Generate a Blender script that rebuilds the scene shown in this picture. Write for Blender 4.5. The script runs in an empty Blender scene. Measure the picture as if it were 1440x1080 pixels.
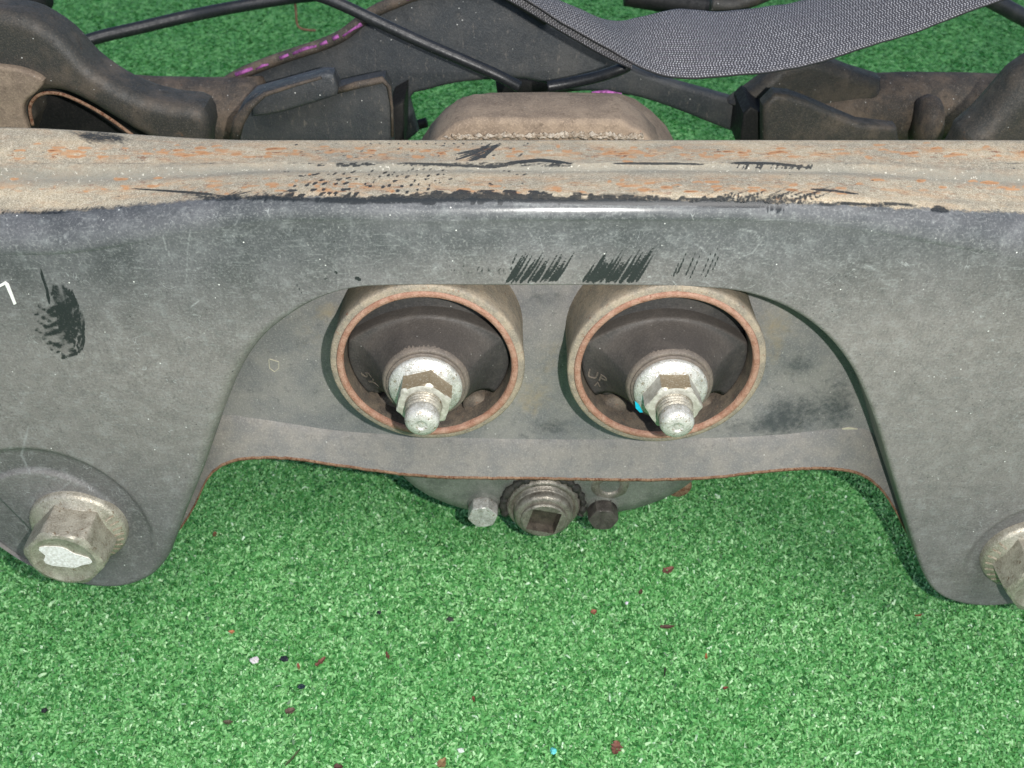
import bpy, bmesh, math, random
import numpy as np
from mathutils import Vector, noise as mnoise
R = math.radians
rng = np.random.default_rng(7)
random.seed(7)
S = 0.001                      # everything below is measured in millimetres
sc = bpy.context.scene
col = sc.collection

# ------------------------------------------------------------------ camera
TH = R(39.0); FPX = 1400.0; CAM = np.array([0.0, -302.3, 429.8])
Z0 = 185.0
cam_d = bpy.data.cameras.new("camera"); cam = bpy.data.objects.new("camera", cam_d); col.objects.link(cam)
cam_d.sensor_width = 36.0; cam_d.lens = 36.0 * FPX / 1440.0
cam.location = CAM * S; cam.rotation_euler = (math.pi / 2 - TH, 0, 0)
cam_d.clip_start = 0.01; cam_d.clip_end = 50.0
cam_d.dof.use_dof = True; cam_d.dof.focus_distance = 0.385; cam_d.dof.aperture_fstop = 26.0
sc.camera = cam

# ------------------------------------------------------------------ sky and sun
EL, AZ = R(55.0), R(24.0)
w = bpy.data.worlds.new("World"); sc.world = w; w.use_nodes = True
nt = w.node_tree; bg = nt.nodes["Background"]
sky = nt.nodes.new("ShaderNodeTexSky"); sky.sky_type = 'NISHITA'; sky.sun_disc = False
sky.sun_elevation = EL; sky.sun_rotation = math.pi - AZ
nt.links.new(sky.outputs[0], bg.inputs[0]); bg.inputs[1].default_value = 0.12
sl = bpy.data.lights.new("sun", 'SUN'); sl.energy = 1.4; sl.angle = R(28.0); sl.color = (1.0, 0.965, 0.92)
so = bpy.data.objects.new("sun", sl); col.objects.link(so)
sd = Vector((math.sin(AZ) * math.cos(EL), -math.cos(AZ) * math.cos(EL), math.sin(EL)))
so.rotation_euler = sd.to_track_quat('Z', 'Y').to_euler(); so.location = (0.5, -1, 1.5)
# the lit lamp of the phone that took the picture, beside its lens
fl_ = bpy.data.lights.new("phone_lamp", 'POINT'); fl_.energy = 8.6; fl_.shadow_soft_size = 0.003; fl_.color = (1.0, 0.97, 0.92)
fo = bpy.data.objects.new("phone_lamp", fl_); col.objects.link(fo); fo.location = (0.046, CAM[1] * S - 0.004, CAM[2] * S + 0.002)
sc.view_settings.view_transform = 'Standard'; sc.view_settings.look = 'None'
sc.view_settings.exposure = 0.0; sc.view_settings.gamma = 1.0
sc.cycles.max_bounces = 6

# ------------------------------------------------------------------ measuring helpers
FW = np.array([0, math.cos(TH), -math.sin(TH)]); UP = np.array([0, math.sin(TH), math.cos(TH)])
def ray(px, py):
    return FW * FPX + np.array([1.0, 0, 0]) * (px - 720) + UP * (540 - py)
def on_y(px, py, y):           # point of the vertical plane y = const
    r = ray(px, py); t = (y - CAM[1]) / r[1]; return CAM + r * t
def on_z(px, py, z):
    r = ray(px, py); t = (z - CAM[2]) / r[2]; return CAM + r * t
def measure(V):                # photo position of surface points, used to place wear on the sheets
    D = V - CAM; d = D @ FW
    return 720 + FPX * D[:, 0] / d, 540 - FPX * (D @ UP) / d
def sm(a, b, x):
    t = np.clip((x - a) / (b - a), 0, 1); return t * t * (3 - 2 * t)

# ------------------------------------------------------------------ object helpers
wl = {}
def tag(o, label=None, cat=None, group=None, kind=None):
    if label: o["label"] = label
    if cat: o["category"] = cat
    if group: o["group"] = group
    if kind: o["kind"] = kind
    return o
def thing(name, loc, label, cat, group=None):
    o = bpy.data.objects.new(name, None); col.objects.link(o); o.location = Vector(loc) * S
    o.empty_display_size = 0.02; wl[o] = Vector(loc) * S
    return tag(o, label, cat, group)
def mesh(name, V, F, m, parent=None, smooth=True, attrs=None):
    V = np.asarray(V, dtype=np.float64)
    c = (V.min(0) + V.max(0)) / 2
    if parent is None: c[2] = V[:, 2].min()
    me = bpy.data.meshes.new(name)
    if isinstance(F, np.ndarray):
        n, k = F.shape
        me.vertices.add(len(V)); me.vertices.foreach_set("co", ((V - c) * S).ravel())
        me.loops.add(n * k); me.loops.foreach_set("vertex_index", F.astype(np.int32).ravel())
        me.polygons.add(n); me.polygons.foreach_set("loop_start", np.arange(0, n * k, k, dtype=np.int32))
        try: me.polygons.foreach_set("loop_total", np.full(n, k, dtype=np.int32))
        except Exception: pass
        me.update(calc_edges=True)
    else:
        me.from_pydata(((V - c) * S).tolist(), [], F); me.update()
    if attrs:
        for k2, v in attrs.items():
            a = me.attributes.new(k2, 'FLOAT', 'POINT'); a.data.foreach_set("value", np.asarray(v, dtype=np.float32))
    me.polygons.foreach_set("use_smooth", np.full(len(me.polygons), bool(smooth)))
    me.materials.append(m)
    o = bpy.data.objects.new(name, me); col.objects.link(o)
    wc = Vector(c.tolist()) * S
    if parent is not None: o.parent = parent; o.location = wc - wl[parent]
    else: o.location = wc
    wl[o] = wc
    return o
def sharp(o, ang=35):
    bm = bmesh.new(); bm.from_mesh(o.data)
    for e in bm.edges:
        if len(e.link_faces) == 2 and e.calc_face_angle(0) > R(ang): e.smooth = False
    bm.to_mesh(o.data); bm.free(); return o
def fixn(o):
    bm = bmesh.new(); bm.from_mesh(o.data); bmesh.ops.recalc_face_normals(bm, faces=bm.faces); bm.to_mesh(o.data); bm.free(); return o
def grid_faces(nr, nc):
    i = np.arange(nr - 1)[:, None] * nc + np.arange(nc - 1)[None, :]
    i = i.ravel(); return np.stack([i, i + 1, i + nc + 1, i + nc], 1)
def lathe(cx, cz, prof, n=64, rf=None, tilt=0.0, slip=0.0, jit=0.0):
    """rings about an axis running towards -y; prof = [(radius, y)], closed at r = 0 ends"""
    V = []; F = []
    for k, (r, y) in enumerate(prof):
        for i in range(n):
            a = 2 * math.pi * i / n
            rr = min(r, rf(a)) if rf else r
            if jit: rr *= 1 + jit * mnoise.noise(Vector((math.cos(a) * 3 + cx, math.sin(a) * 3 + y * .3, cz)))
            V.append((cx + rr * math.cos(a) + slip * y, y, cz + rr * math.sin(a) + tilt * y))
    m = len(prof)
    for k in range(m - 1):
        for i in range(n):
            j = (i + 1) % n
            F.append((k * n + i, k * n + j, (k + 1) * n + j, (k + 1) * n + i))
    if prof[-1][0] > 0.01: F.append(tuple((m - 1) * n + i for i in range(n)))
    return np.array(V), F
def hexr(af, rot):
    def f(a):
        b = (a - rot) % (math.pi / 3) - math.pi / 6
        return af / math.cos(b)
    return f
def tube(pts, rad, n=14, flat=1.0):
    P = [Vector(p) for p in pts]; V = []; F = []
    rad = rad if isinstance(rad, (list, tuple)) else [rad] * len(P)
    for k, p in enumerate(P):
        t = (P[min(k + 1, len(P) - 1)] - P[max(k - 1, 0)]).normalized()
        s = t.cross(Vector((0, 0.3, 1))).normalized(); u = s.cross(t).normalized()
        for i in range(n):
            a = 2 * math.pi * i / n
            V.append(p + s * math.cos(a) * rad[k] + u * math.sin(a) * rad[k] * flat)
    for k in range(len(P) - 1):
        for i in range(n):
            j = (i + 1) % n; F.append((k * n + i, k * n + j, (k + 1) * n + j, (k + 1) * n + i))
    F.append(tuple(range(n))[::-1]); F.append(tuple((len(P) - 1) * n + i for i in range(n)))
    return np.array([tuple(v) for v in V]), F
def spline(P, k=8):
    P = [np.array(p, float) for p in P]; out = []
    for i in range(len(P) - 1):
        a = P[max(i - 1, 0)]; b = P[i]; c = P[i + 1]; d = P[min(i + 2, len(P) - 1)]
        for j in range(k):
            t = j / k
            out.append(0.5 * ((2 * b) + (c - a) * t + (2 * a - 5 * b + 4 * c - d) * t * t + (3 * b - a - 3 * c + d) * t ** 3))
    out.append(P[-1]); return out
def pressed(name, outl, y, thick, bev, m, parent, lean=0.0, closed_smooth=True, res=4):
    """pressed steel piece: outline(s) in (x, z) mm at distance y, given depth and rounded edges"""
    cu = bpy.data.curves.new(name, 'CURVE'); cu.dimensions = '2D'; cu.fill_mode = 'BOTH'
    for o_ in outl:
        sp = cu.splines.new('POLY'); sp.points.add(len(o_) - 1); sp.use_cyclic_u = True
        for q, (x, z) in zip(sp.points, o_): q.co = (x, z, 0, 1)
    cu.extrude = max(thick / 2 - bev, 0.01); cu.bevel_depth = bev; cu.bevel_resolution = res; cu.offset = -bev * 0.9
    ob = bpy.data.objects.new("tmp", cu); col.objects.link(ob)
    dg = bpy.context.evaluated_depsgraph_get(); me = bpy.data.meshes.new_from_object(ob.evaluated_get(dg))
    V = np.array([v.co[:] for v in me.vertices]); F = [tuple(p.vertices) for p in me.polygons]
    bpy.data.objects.remove(ob); bpy.data.meshes.remove(me)
    W = np.stack([V[:, 0], y + thick / 2 - V[:, 2] + lean * (V[:, 1] - V[:, 1].min()), V[:, 1]], 1)
    o = mesh(name, W, F, m, parent)
    bm = bmesh.new(); bm.from_mesh(o.data); bmesh.ops.remove_doubles(bm, verts=bm.verts, dist=1e-5)
    bmesh.ops.recalc_face_normals(bm, faces=bm.faces); bm.to_mesh(o.data); bm.free()
    return sharp(o, 40)
def outline(pxs, y, k=0):
    P = [on_y(a, b, y)[[0, 2]] for a, b in pxs]
    if k:
        n = len(P); out = []
        for i in range(n):
            a, b, c, d = P[i - 1], P[i], P[(i + 1) % n], P[(i + 2) % n]
            for j in range(k):
                t = j / k
                out.append(0.5 * ((2 * b) + (c - a) * t + (2 * a - 5 * b + 4 * c - d) * t * t + (3 * b - a - 3 * c + d) * t ** 3))
        P = out
    return [tuple(p) for p in P]

# ------------------------------------------------------------------ material helpers
def srgb(r, g, b):
    f = lambda c: ((c / 255 + .055) / 1.055) ** 2.4 if c / 255 > .04045 else c / 255 / 12.92
    return (f(r), f(g), f(b), 1)
class MT:
    def __init__(s, name, rough=.5, metal=0.0, spec=.5):
        s.m = bpy.data.materials.new(name); s.m.use_nodes = True; s.t = s.m.node_tree
        s.b = s.t.nodes["Principled BSDF"]; s.b.inputs["Roughness"].default_value = rough
        s.b.inputs["Metallic"].default_value = metal; s.b.inputs["Specular IOR Level"].default_value = spec
        s.tc = s.t.nodes.new("ShaderNodeTexCoord").outputs["Object"]
        s.mm = s.map((1000, 1000, 1000))
    def l(s, a, b): s.t.links.new(a, b)
    def map(s, sc_, rot=(0, 0, 0), src=None):
        n = s.t.nodes.new("ShaderNodeMapping"); n.inputs["Scale"].default_value = sc_; n.inputs["Rotation"].default_value = rot
        s.l(src or s.tc, n.inputs[0]); return n.outputs[0]
    def noise(s, size, detail=4, rough=.6, vec=None, dist=0.0, out=0):      # size = feature size in mm
        n = s.t.nodes.new("ShaderNodeTexNoise"); n.inputs["Scale"].default_value = 1.0 / size
        n.inputs["Detail"].default_value = detail; n.inputs["Roughness"].default_value = rough; n.inputs["Distortion"].default_value = dist
        s.l(vec or s.mm, n.inputs["Vector"]); return n.outputs[out]
    def vor(s, size, vec=None, out=0, rnd=1.0):
        n = s.t.nodes.new("ShaderNodeTexVoronoi"); n.inputs["Scale"].default_value = 1.0 / size
        n.inputs["Randomness"].default_value = rnd
        s.l(vec or s.mm, n.inputs["Vector"]); return n.outputs[out]
    def ramp(s, f, a, b, lo=0.0, hi=1.0):
        n = s.t.nodes.new("ShaderNodeMapRange"); n.interpolation_type = 'SMOOTHSTEP'
        n.inputs[1].default_value = a; n.inputs[2].default_value = b; n.inputs[3].default_value = lo; n.inputs[4].default_value = hi
        s.l(f, n.inputs[0]); return n.outputs[0]
    def mul(s, a, b, op='MULTIPLY'):
        n = s.t.nodes.new("ShaderNodeMath"); n.operation = op
        for i, v in enumerate((a, b)):
            if isinstance(v, (int, float)): n.inputs[i].default_value = v
            else: s.l(v, n.inputs[i])
        n.use_clamp = op != 'SUBTRACT'
        return n.outputs[0]
    def mix(s, f, a, b, mode='MIX'):
        n = s.t.nodes.new("ShaderNodeMix"); n.data_type = 'RGBA'; n.blend_type = mode
        for i, v in ((0, f), (6, a), (7, b)):
            if isinstance(v, (int, float)): n.inputs[i].default_value = v
            elif isinstance(v, tuple): n.inputs[i].default_value = v
            else: s.l(v, n.inputs[i])
        return n.outputs[2]
    def attr(s, name):
        n = s.t.nodes.new("ShaderNodeAttribute"); n.attribute_name = name; return n.outputs["Fac"]
    def color(s, c):
        if isinstance(c, tuple): s.b.inputs["Base Color"].default_value = c
        else: s.l(c, s.b.inputs["Base Color"])
    def rough(s, f): s.l(f, s.b.inputs["Roughness"])
    def metal(s, f): s.l(f, s.b.inputs["Metallic"])
    def bump(s, f, d=.3, st=.6):
        n = s.t.nodes.new("ShaderNodeBump"); n.inputs["Distance"].default_value = d * S; n.inputs["Strength"].default_value = st
        s.l(f, n.inputs["Height"])
        if s.b.inputs["Normal"].links: s.l(s.b.inputs["Normal"].links[0].from_socket, n.inputs["Normal"])
        s.l(n.outputs[0], s.b.inputs["Normal"])

def grime(name, base, dirt_tone, dark, rough=.6, metal=0.0, spec=.4, size=14, amt=.55, fleck=.5, flecksz=2.4, rust=None, rustamt=.6, bump=.25, pit=None):
    """worn steel: base paint, blotchy dirt, darker grain, pale chips and rust specks"""
    m = MT(name, rough, metal, spec)
    n1 = m.noise(size, 6, .65); n2 = m.noise(size / 5, 5, .7); n3 = m.noise(.7, 3, .6)
    c = m.mix(m.ramp(n1, amt - .14, amt + .14), base, dirt_tone)
    c = m.mix(m.mul(m.ramp(n2, .52, .72), .55), c, dark)
    c = m.mix(m.mul(m.ramp(n3, .45, .75), .35), c, tuple(min(1, v * 1.9) for v in dirt_tone[:3]) + (1,))
    if rust:
        n4 = m.noise(size / 3.2, 7, .75, out=0, dist=.6)
        c = m.mix(m.mul(m.ramp(n4, rustamt, rustamt + .06), .9), c, rust)
    if fleck:
        v = m.vor(flecksz); g = m.noise(9, 2, .5)
        f = m.mul(m.ramp(v, .10, .05), m.ramp(g, .5, .62)); c = m.mix(m.mul(f, fleck), c, srgb(215, 215, 208))
    m.color(c); m.rough(m.ramp(n2, .3, .75, rough - .12, rough + .15))
    m.bump(n3, bump, .5); m.bump(n2, bump * 1.5, .35)
    return m

# main sheet: grey-blue paint under dust, tan dirt and rust on top, wiped black marks, worn bits
def sheet_material():
    m = MT("worn_grey_paint", .5, 0.0, .38)
    dust, mark, dirt_tone, blue = m.attr("dust"), m.attr("mark"), m.attr("dirt_tone"), m.attr("clean")
    big = m.noise(26, 5, .6); mid = m.noise(6, 6, .7); fine = m.noise(.9, 4, .65)
    st1 = m.noise(1.0, 4, .7, vec=m.map((1000 / 7, 1000, 1000 / 1.1), (0, R(18), 0)))
    st2 = m.noise(1.0, 4, .7, vec=m.map((1000 / 1.2, 1000, 1000 / 6), (0, R(-38), 0)))
    c = m.mix(m.ramp(big, .35, .68), srgb(70, 73, 75), srgb(95, 96, 98))
    c = m.mix(m.mul(dirt_tone, m.ramp(mid, .25, .75, .6, 1.0)), c, srgb(135, 130, 125))
    c = m.mix(m.mul(blue, .6), c, srgb(80, 81, 80))
    c = m.mix(m.mul(m.ramp(mid, .5, .72), .32), c, srgb(140, 145, 144))
    c = m.mix(m.mul(m.ramp(st1, .55, .76), .42), c, srgb(150, 154, 152))
    c = m.mix(m.mul(m.ramp(st2, .55, .78), .36), c, srgb(62, 68, 71))
    c = m.mix(m.mul(m.ramp(fine, .52, .72), .34), c, srgb(170, 172, 167))
    c = m.mix(m.mul(m.ramp(fine, .48, .32), .34), c, srgb(58, 62, 63))
    worm = m.noise(2.3, 3, .55, dist=2.2); worm2 = m.noise(5.5, 3, .6, vec=m.map((1000, 1000, 1400), (0, R(30), 0)), dist=1.6)
    c = m.mix(m.mul(m.ramp(worm, .54, .70), .12), c, srgb(162, 165, 162)); c = m.mix(m.mul(m.ramp(worm, .44, .32), .22), c, srgb(62, 66, 68))
    c = m.mix(m.mul(m.ramp(worm2, .56, .70), .18), c, srgb(150, 154, 152))
    # dark specks and pale chips
    v = m.vor(3.1); c = m.mix(m.mul(m.ramp(v, .13, .06), m.mul(m.ramp(m.noise(14, 3, .5), .54, .64), .75)), c, srgb(48, 48, 46))
    v2 = m.vor(4.3); c = m.mix(m.mul(m.ramp(v2, .085, .04), m.ramp(m.noise(11, 2, .5), .5, .6)), c, srgb(225, 226, 220))
    # thin curved scratches
    w_ = m.noise(20, 3, .5, dist=1.4); w2 = m.mul(m.mul(w_, .5, 'SUBTRACT'), 0, 'ADD')
    n = m.t.nodes.new("ShaderNodeMath"); n.operation = 'ABSOLUTE'; s2 = m.t.nodes.new("ShaderNodeMath"); s2.operation = 'SUBTRACT'
    m.l(w_, s2.inputs[0]); s2.inputs[1].default_value = .5; m.l(s2.outputs[0], n.inputs[0])
    c = m.mix(m.mul(m.mul(m.ramp(n.outputs[0], .0035, .001), m.ramp(m.noise(8, 2, .5), .54, .62)), .4), c, srgb(178, 182, 180))
    c = m.mix(m.mul(m.attr('smooth'), .72), c, srgb(82, 84, 83))
    # tan dirt with rust on the top
    hz = m.map((1000 / 3.2, 1000 / 1.1, 1000 / 1.1))
    t1 = m.noise(3.5, 6, .7, vec=hz); t2 = m.noise(12, 5, .6, vec=hz); t3 = m.noise(.45, 3, .7)
    tan = m.mix(m.ramp(t2, .35, .65), srgb(150, 143, 126), srgb(184, 170, 144))
    tan = m.mix(m.mul(m.ramp(t3, .48, .7), .7), tan, srgb(214, 204, 184))
    tan = m.mix(m.mul(m.ramp(t3, .50, .32), .6), tan, srgb(104, 95, 82))
    tan = m.mix(m.mul(m.ramp(t1, .45, .66), m.mul(m.attr("rust"), .8)), tan, srgb(184, 140, 98))
    sp = m.noise(1.5, 5, .7, vec=hz); tan = m.mix(m.mul(m.ramp(sp, .58, .63), m.mul(m.attr("rust"), .85)), tan, srgb(122, 72, 46))
    seam = m.attr("seam"); t4 = m.noise(2.4, 6, .8); tan = m.mix(m.mul(m.ramp(t4, .50, .66), .38), tan, srgb(112, 108, 98)); tan = m.mix(m.mul(m.ramp(t4, .46, .34), .45), tan, srgb(214, 204, 182))
    tan = m.mix(m.mul(seam, m.ramp(t3, .3, .7, .55, .9)), tan, srgb(136, 135, 126))
    tan = m.mix(m.mul(seam, m.mul(m.ramp(m.noise(1.3, 4, .7), .60, .68), .8)), tan, srgb(226, 222, 206))
    spt = m.mul(m.attr('spot'), m.ramp(sp, .3, .7, .75, 1.35)); tan = m.mix(m.mul(m.ramp(spt, .12, .55), .8), tan, srgb(186, 136, 92)); tan = m.mix(m.mul(m.ramp(spt, .62, .95), .85), tan, srgb(124, 76, 50))
    c = m.mix(m.mul(m.attr('pale'), m.ramp(fine, .3, .6, .35, .7)), c, srgb(176, 180, 178))
    edge = m.mul(dust, m.ramp(m.noise(1.3, 6, .8), .3, .7, .6, 1.4))
    c = m.mix(m.ramp(edge, .30, .78), c, tan)
    mk = m.mul(m.mul(mark, m.ramp(fine, .25, .6, .55, 1.35)), m.ramp(mid, .3, .6, .72, 1.15))
    mk = m.ramp(mk, .18, .78); c = m.mix(m.mul(mk, .93), c, srgb(34, 38, 40))
    m.color(c)
    r = m.ramp(mid, .3, .7, .40, .58); r2 = m.t.nodes.new("ShaderNodeMix"); r2.data_type = 'FLOAT'
    m.l(m.ramp(edge, .3, .6), r2.inputs[0]); m.l(r, r2.inputs[2]); r2.inputs[3].default_value = .85
    r3 = m.t.nodes.new("ShaderNodeMix"); r3.data_type = 'FLOAT'; m.l(mk, r3.inputs[0]); m.l(r2.outputs[0], r3.inputs[2]); r3.inputs[3].default_value = .3
    r4 = m.t.nodes.new("ShaderNodeMix"); r4.data_type = 'FLOAT'; m.l(m.attr("polish"), r4.inputs[0]); m.l(r3.outputs[0], r4.inputs[2]); r4.inputs[3].default_value = .17
    m.rough(r4.outputs[0])
    pol = m.mul(m.attr('polish'), -1.0, 'MULTIPLY'); inv = m.t.nodes.new('ShaderNodeMath'); inv.operation = 'SUBTRACT'; inv.inputs[0].default_value = 1.0; m.l(m.attr('polish'), inv.inputs[1])
    m.bump(m.mul(fine, inv.outputs[0]), .14, .55); m.bump(m.mul(mid, inv.outputs[0]), .35, .3)
    h = m.mul(m.mul(t3, m.ramp(edge, .4, .6)), m.ramp(seam, 0, 1, .6, 1.3)); m.bump(h, .5, .8)
    return m.m
M_sheet = sheet_material()
M_back = grime("dusty_inner_steel", srgb(112, 112, 113), srgb(132, 129, 126), srgb(80, 83, 82), .6, 0, .35, 22, .5, .6, 3.6, srgb(88, 78, 62), .66).m
M_lip = grime("dusty_flange_steel", srgb(112, 111, 109), srgb(128, 124, 118), srgb(94, 92, 90), .62, 0, .35, 12, .5, .5, 4, None).m
M_edge = grime("rusty_cut_edge", srgb(112, 84, 66), srgb(138, 112, 90), srgb(66, 50, 40), .8, 0, .2, 4, .5, .3, 2, srgb(92, 54, 36), .52).m
M_ring = grime("rusted_ring", srgb(142, 104, 86), srgb(162, 130, 112), srgb(86, 64, 52), .6, 0, .3, 3.5, .52, .5, 1.7, srgb(110, 62, 42), .60, .5).m
M_tanring = grime("dusty_sleeve", srgb(126, 119, 107), srgb(150, 138, 120), srgb(86, 79, 68), .7, 0, .3, 6, .5, .4, 2.6, srgb(112, 68, 44), .60, .45).m
M_rubber = grime("dusty_black_rubber", srgb(52, 51, 50), srgb(68, 65, 62), srgb(36, 35, 34), .62, 0, .35, 10, .55, .35, 3.2, None, .6, .3).m
def brown_up(m):  # browner where the surface faces up
    t = m.node_tree; b = t.nodes["Principled BSDF"]; src = b.inputs["Base Color"].links[0].from_socket
    g = t.nodes.new("ShaderNodeNewGeometry"); sx = t.nodes.new("ShaderNodeSeparateXYZ"); t.links.new(g.outputs["Normal"], sx.inputs[0])
    r = t.nodes.new("ShaderNodeMapRange"); r.inputs[1].default_value = .2; r.inputs[2].default_value = .62; r.inputs[4].default_value = .14; t.links.new(sx.outputs[2], r.inputs[0])
    mx = t.nodes.new("ShaderNodeMix"); mx.data_type = 'RGBA'; t.links.new(r.outputs[0], mx.inputs[0]); t.links.new(src, mx.inputs[6]); mx.inputs[7].default_value = srgb(116, 104, 92)
    t.links.new(mx.outputs[2], b.inputs["Base Color"])
brown_up(M_rubber)
M_hub = grime("dusty_rubber_hub", srgb(88, 82, 76), srgb(106, 97, 88), srgb(62, 57, 52), .6, 0, .35, 8, .5, .35, 3.0, None, .6, .3).m
M_void = grime("dark_cavity_wall", srgb(46, 42, 38), srgb(80, 72, 62), srgb(28, 26, 24), .8, 0, .2, 8, .55, .2, 3.0, None).m
M_wall = grime("sleeve_bore", srgb(76, 70, 64), srgb(102, 92, 80), srgb(50, 46, 42), .7, 0, .3, 6, .5, .3, 2.0, srgb(120, 72, 50), .62).m
M_zinc = grime("zinc_plated_steel", srgb(168, 168, 160), srgb(204, 203, 196), srgb(122, 116, 100), .33, .35, .5, 4, .5, .6, 1.6, srgb(122, 104, 76), .56, .4).m
M_brownzinc = grime("grimy_zinc", srgb(146, 140, 126), srgb(178, 173, 158), srgb(98, 88, 70), .45, .45, .5, 6, .5, .4, 1.6, srgb(104, 82, 56), .58, .3).m
M_cast = grime("cast_alloy", srgb(112, 116, 108), srgb(136, 138, 130), srgb(82, 84, 76), .5, .35, .4, 9, .5, .6, 2.0, None, .6, .4).m
M_castdirty = grime("muddy_cast_iron", srgb(118, 104, 90), srgb(142, 126, 108), srgb(84, 73, 63), .8, 0, .25, 16, .5, .35, 4.0, srgb(124, 84, 64), .64, .5).m
M_flash = grime("bare_weld_flash", srgb(138, 122, 102), srgb(182, 172, 156), srgb(96, 82, 68), .5, .2, .5, 2.2, .5, .8, 1.3, srgb(110, 84, 62), .60, 1.0).m
M_far = grime("muddy_black_frame", srgb(54, 54, 50), srgb(86, 78, 68), srgb(32, 32, 30), .55, 0, .42, 18, .56, .9, 3.6, srgb(104, 78, 58), .64, .4).m
M_farbrown = grime("brown_mud_frame", srgb(66, 63, 59), srgb(106, 93, 80), srgb(42, 41, 39), .7, 0, .3, 16, .53, .9, 3.6, srgb(96, 68, 50), .62, .5).m
M_fargrey = grime("dark_grey_pressing", srgb(58, 62, 65), srgb(80, 80, 79), srgb(42, 45, 48), .5, 0, .45, 30, .56, 1.0, 4.2, srgb(92, 78, 66), .68, .35).m
def drips(m):
    t = m.node_tree; b = t.nodes["Principled BSDF"]; src = b.inputs["Base Color"].links[0].from_socket
    tc = t.nodes.new("ShaderNodeTexCoord"); mp = t.nodes.new("ShaderNodeMapping"); mp.inputs["Scale"].default_value = (1000 / 2.2, 1000 / 2.2, 1000 / 7)
    n = t.nodes.new("ShaderNodeTexNoise"); n.inputs["Scale"].default_value = 1; n.inputs["Detail"].default_value = 6; n.inputs["Roughness"].default_value = .75
    t.links.new(tc.outputs["Object"], mp.inputs[0]); t.links.new(mp.outputs[0], n.inputs["Vector"])
    r = t.nodes.new("ShaderNodeMapRange"); r.inputs[1].default_value = .58; r.inputs[2].default_value = .68; r.inputs[4].default_value = .6; t.links.new(n.outputs[0], r.inputs[0])
    mx = t.nodes.new("ShaderNodeMix"); mx.data_type = 'RGBA'; t.links.new(r.outputs[0], mx.inputs[0]); t.links.new(src, mx.inputs[6]); mx.inputs[7].default_value = srgb(138, 130, 120)
    t.links.new(mx.outputs[2], b.inputs["Base Color"])
drips(M_fargrey); drips(M_farbrown)
M_black = grime("black_sleeve", srgb(34, 36, 38), srgb(56, 56, 56), srgb(24, 25, 26), .42, 0, .5, 12, .6, .3, 3.2, None, .6, .1).m
M_shadowblack = grime("black_frame_shade", srgb(30, 31, 31), srgb(48, 46, 44), srgb(20, 20, 20), .6, 0, .3, 12, .6, .2, 3.2, None, .6, .1).m  # dark frame parts; also paints in the shade inside the arm's hole
M_plug = grime("steel_plug", srgb(112, 107, 97), srgb(146, 141, 130), srgb(66, 60, 52), .42, .5, .5, 5, .5, .6, 1.6, srgb(84, 72, 56), .58, .35).m
M_socket = grime("dark_socket", srgb(52, 47, 40), srgb(80, 73, 63), srgb(32, 28, 24), .5, .2, .5, 4, .5, .3, 1.6, None).m  # socket recess darker than the plug around it
M_grease = grime("black_sealant", srgb(40, 40, 37), srgb(62, 60, 54), srgb(24, 24, 22), .6, .0, .4, 3, .5, .5, 1.6, None, .6, .8).m
M_darkbolt = grime("dark_bolt", srgb(66, 62, 58), srgb(88, 84, 78), srgb(40, 38, 36), .5, .2, .4, 5, .5, .3, 1.6, None).m
def plain(name, c, rough=.6, var=.25, size=3, metal=0.0):
    m = MT(name, rough, metal, .4); n = m.noise(size, 4, .6)
    m.color(m.mix(m.ramp(n, .3, .7), tuple(v * (1 - var) for v in c[:3]) + (1,), tuple(min(1, v * (1 + var)) for v in c[:3]) + (1,)))
    m.bump(n, .15, .4); return m.m
M_white = plain("white_marker_paint", srgb(232, 232, 226), .5, .06, 1.2)
M_pink = plain("magenta_marker_paint", srgb(150, 84, 142), .75, .6, 2.0)
M_teal = plain("teal_paint", srgb(20, 170, 196), .5, .1, 1.5)
M_chip = plain("pale_chip", srgb(186, 180, 160), .6, .1, 1.5)

# ================================================================== GROUND
def chipped_white():
    m = MT("chipped_white_paint", .5, 0, .4); n = m.noise(2.6, 6, .75)
    m.color(m.mix(m.ramp(n, .33, .37), srgb(150, 138, 112), m.mix(m.ramp(m.noise(1.2, 3, .6), .3, .7), srgb(206, 204, 196), srgb(240, 240, 236)))); m.bump(n, .4, .6); return m.m
M_dab = chipped_white()
def turf_base():
    m = MT("turf_backing", .8, 0, .1)
    n = m.noise(2.0, 4, .7); b = m.noise(70, 3, .5)
    c = m.mix(m.ramp(n, .3, .7), srgb(42, 108, 46), srgb(66, 146, 66)); c = m.mix(m.mul(m.ramp(b, .35, .7), .3), c, srgb(50, 120, 60))
    m.color(c); m.bump(n, 1.2, .8); return m.m
n_ = 61; gx, gy = np.meshgrid(np.linspace(-3000, 3000, n_), np.linspace(-1500, 4500, n_))
tag(mesh("ground", np.stack([gx.ravel(), gy.ravel(), np.zeros(gx.size)], 1), grid_faces(n_, n_), turf_base()), "green artificial turf mat lying flat under the car parts", "turf", None, "structure")

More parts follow.
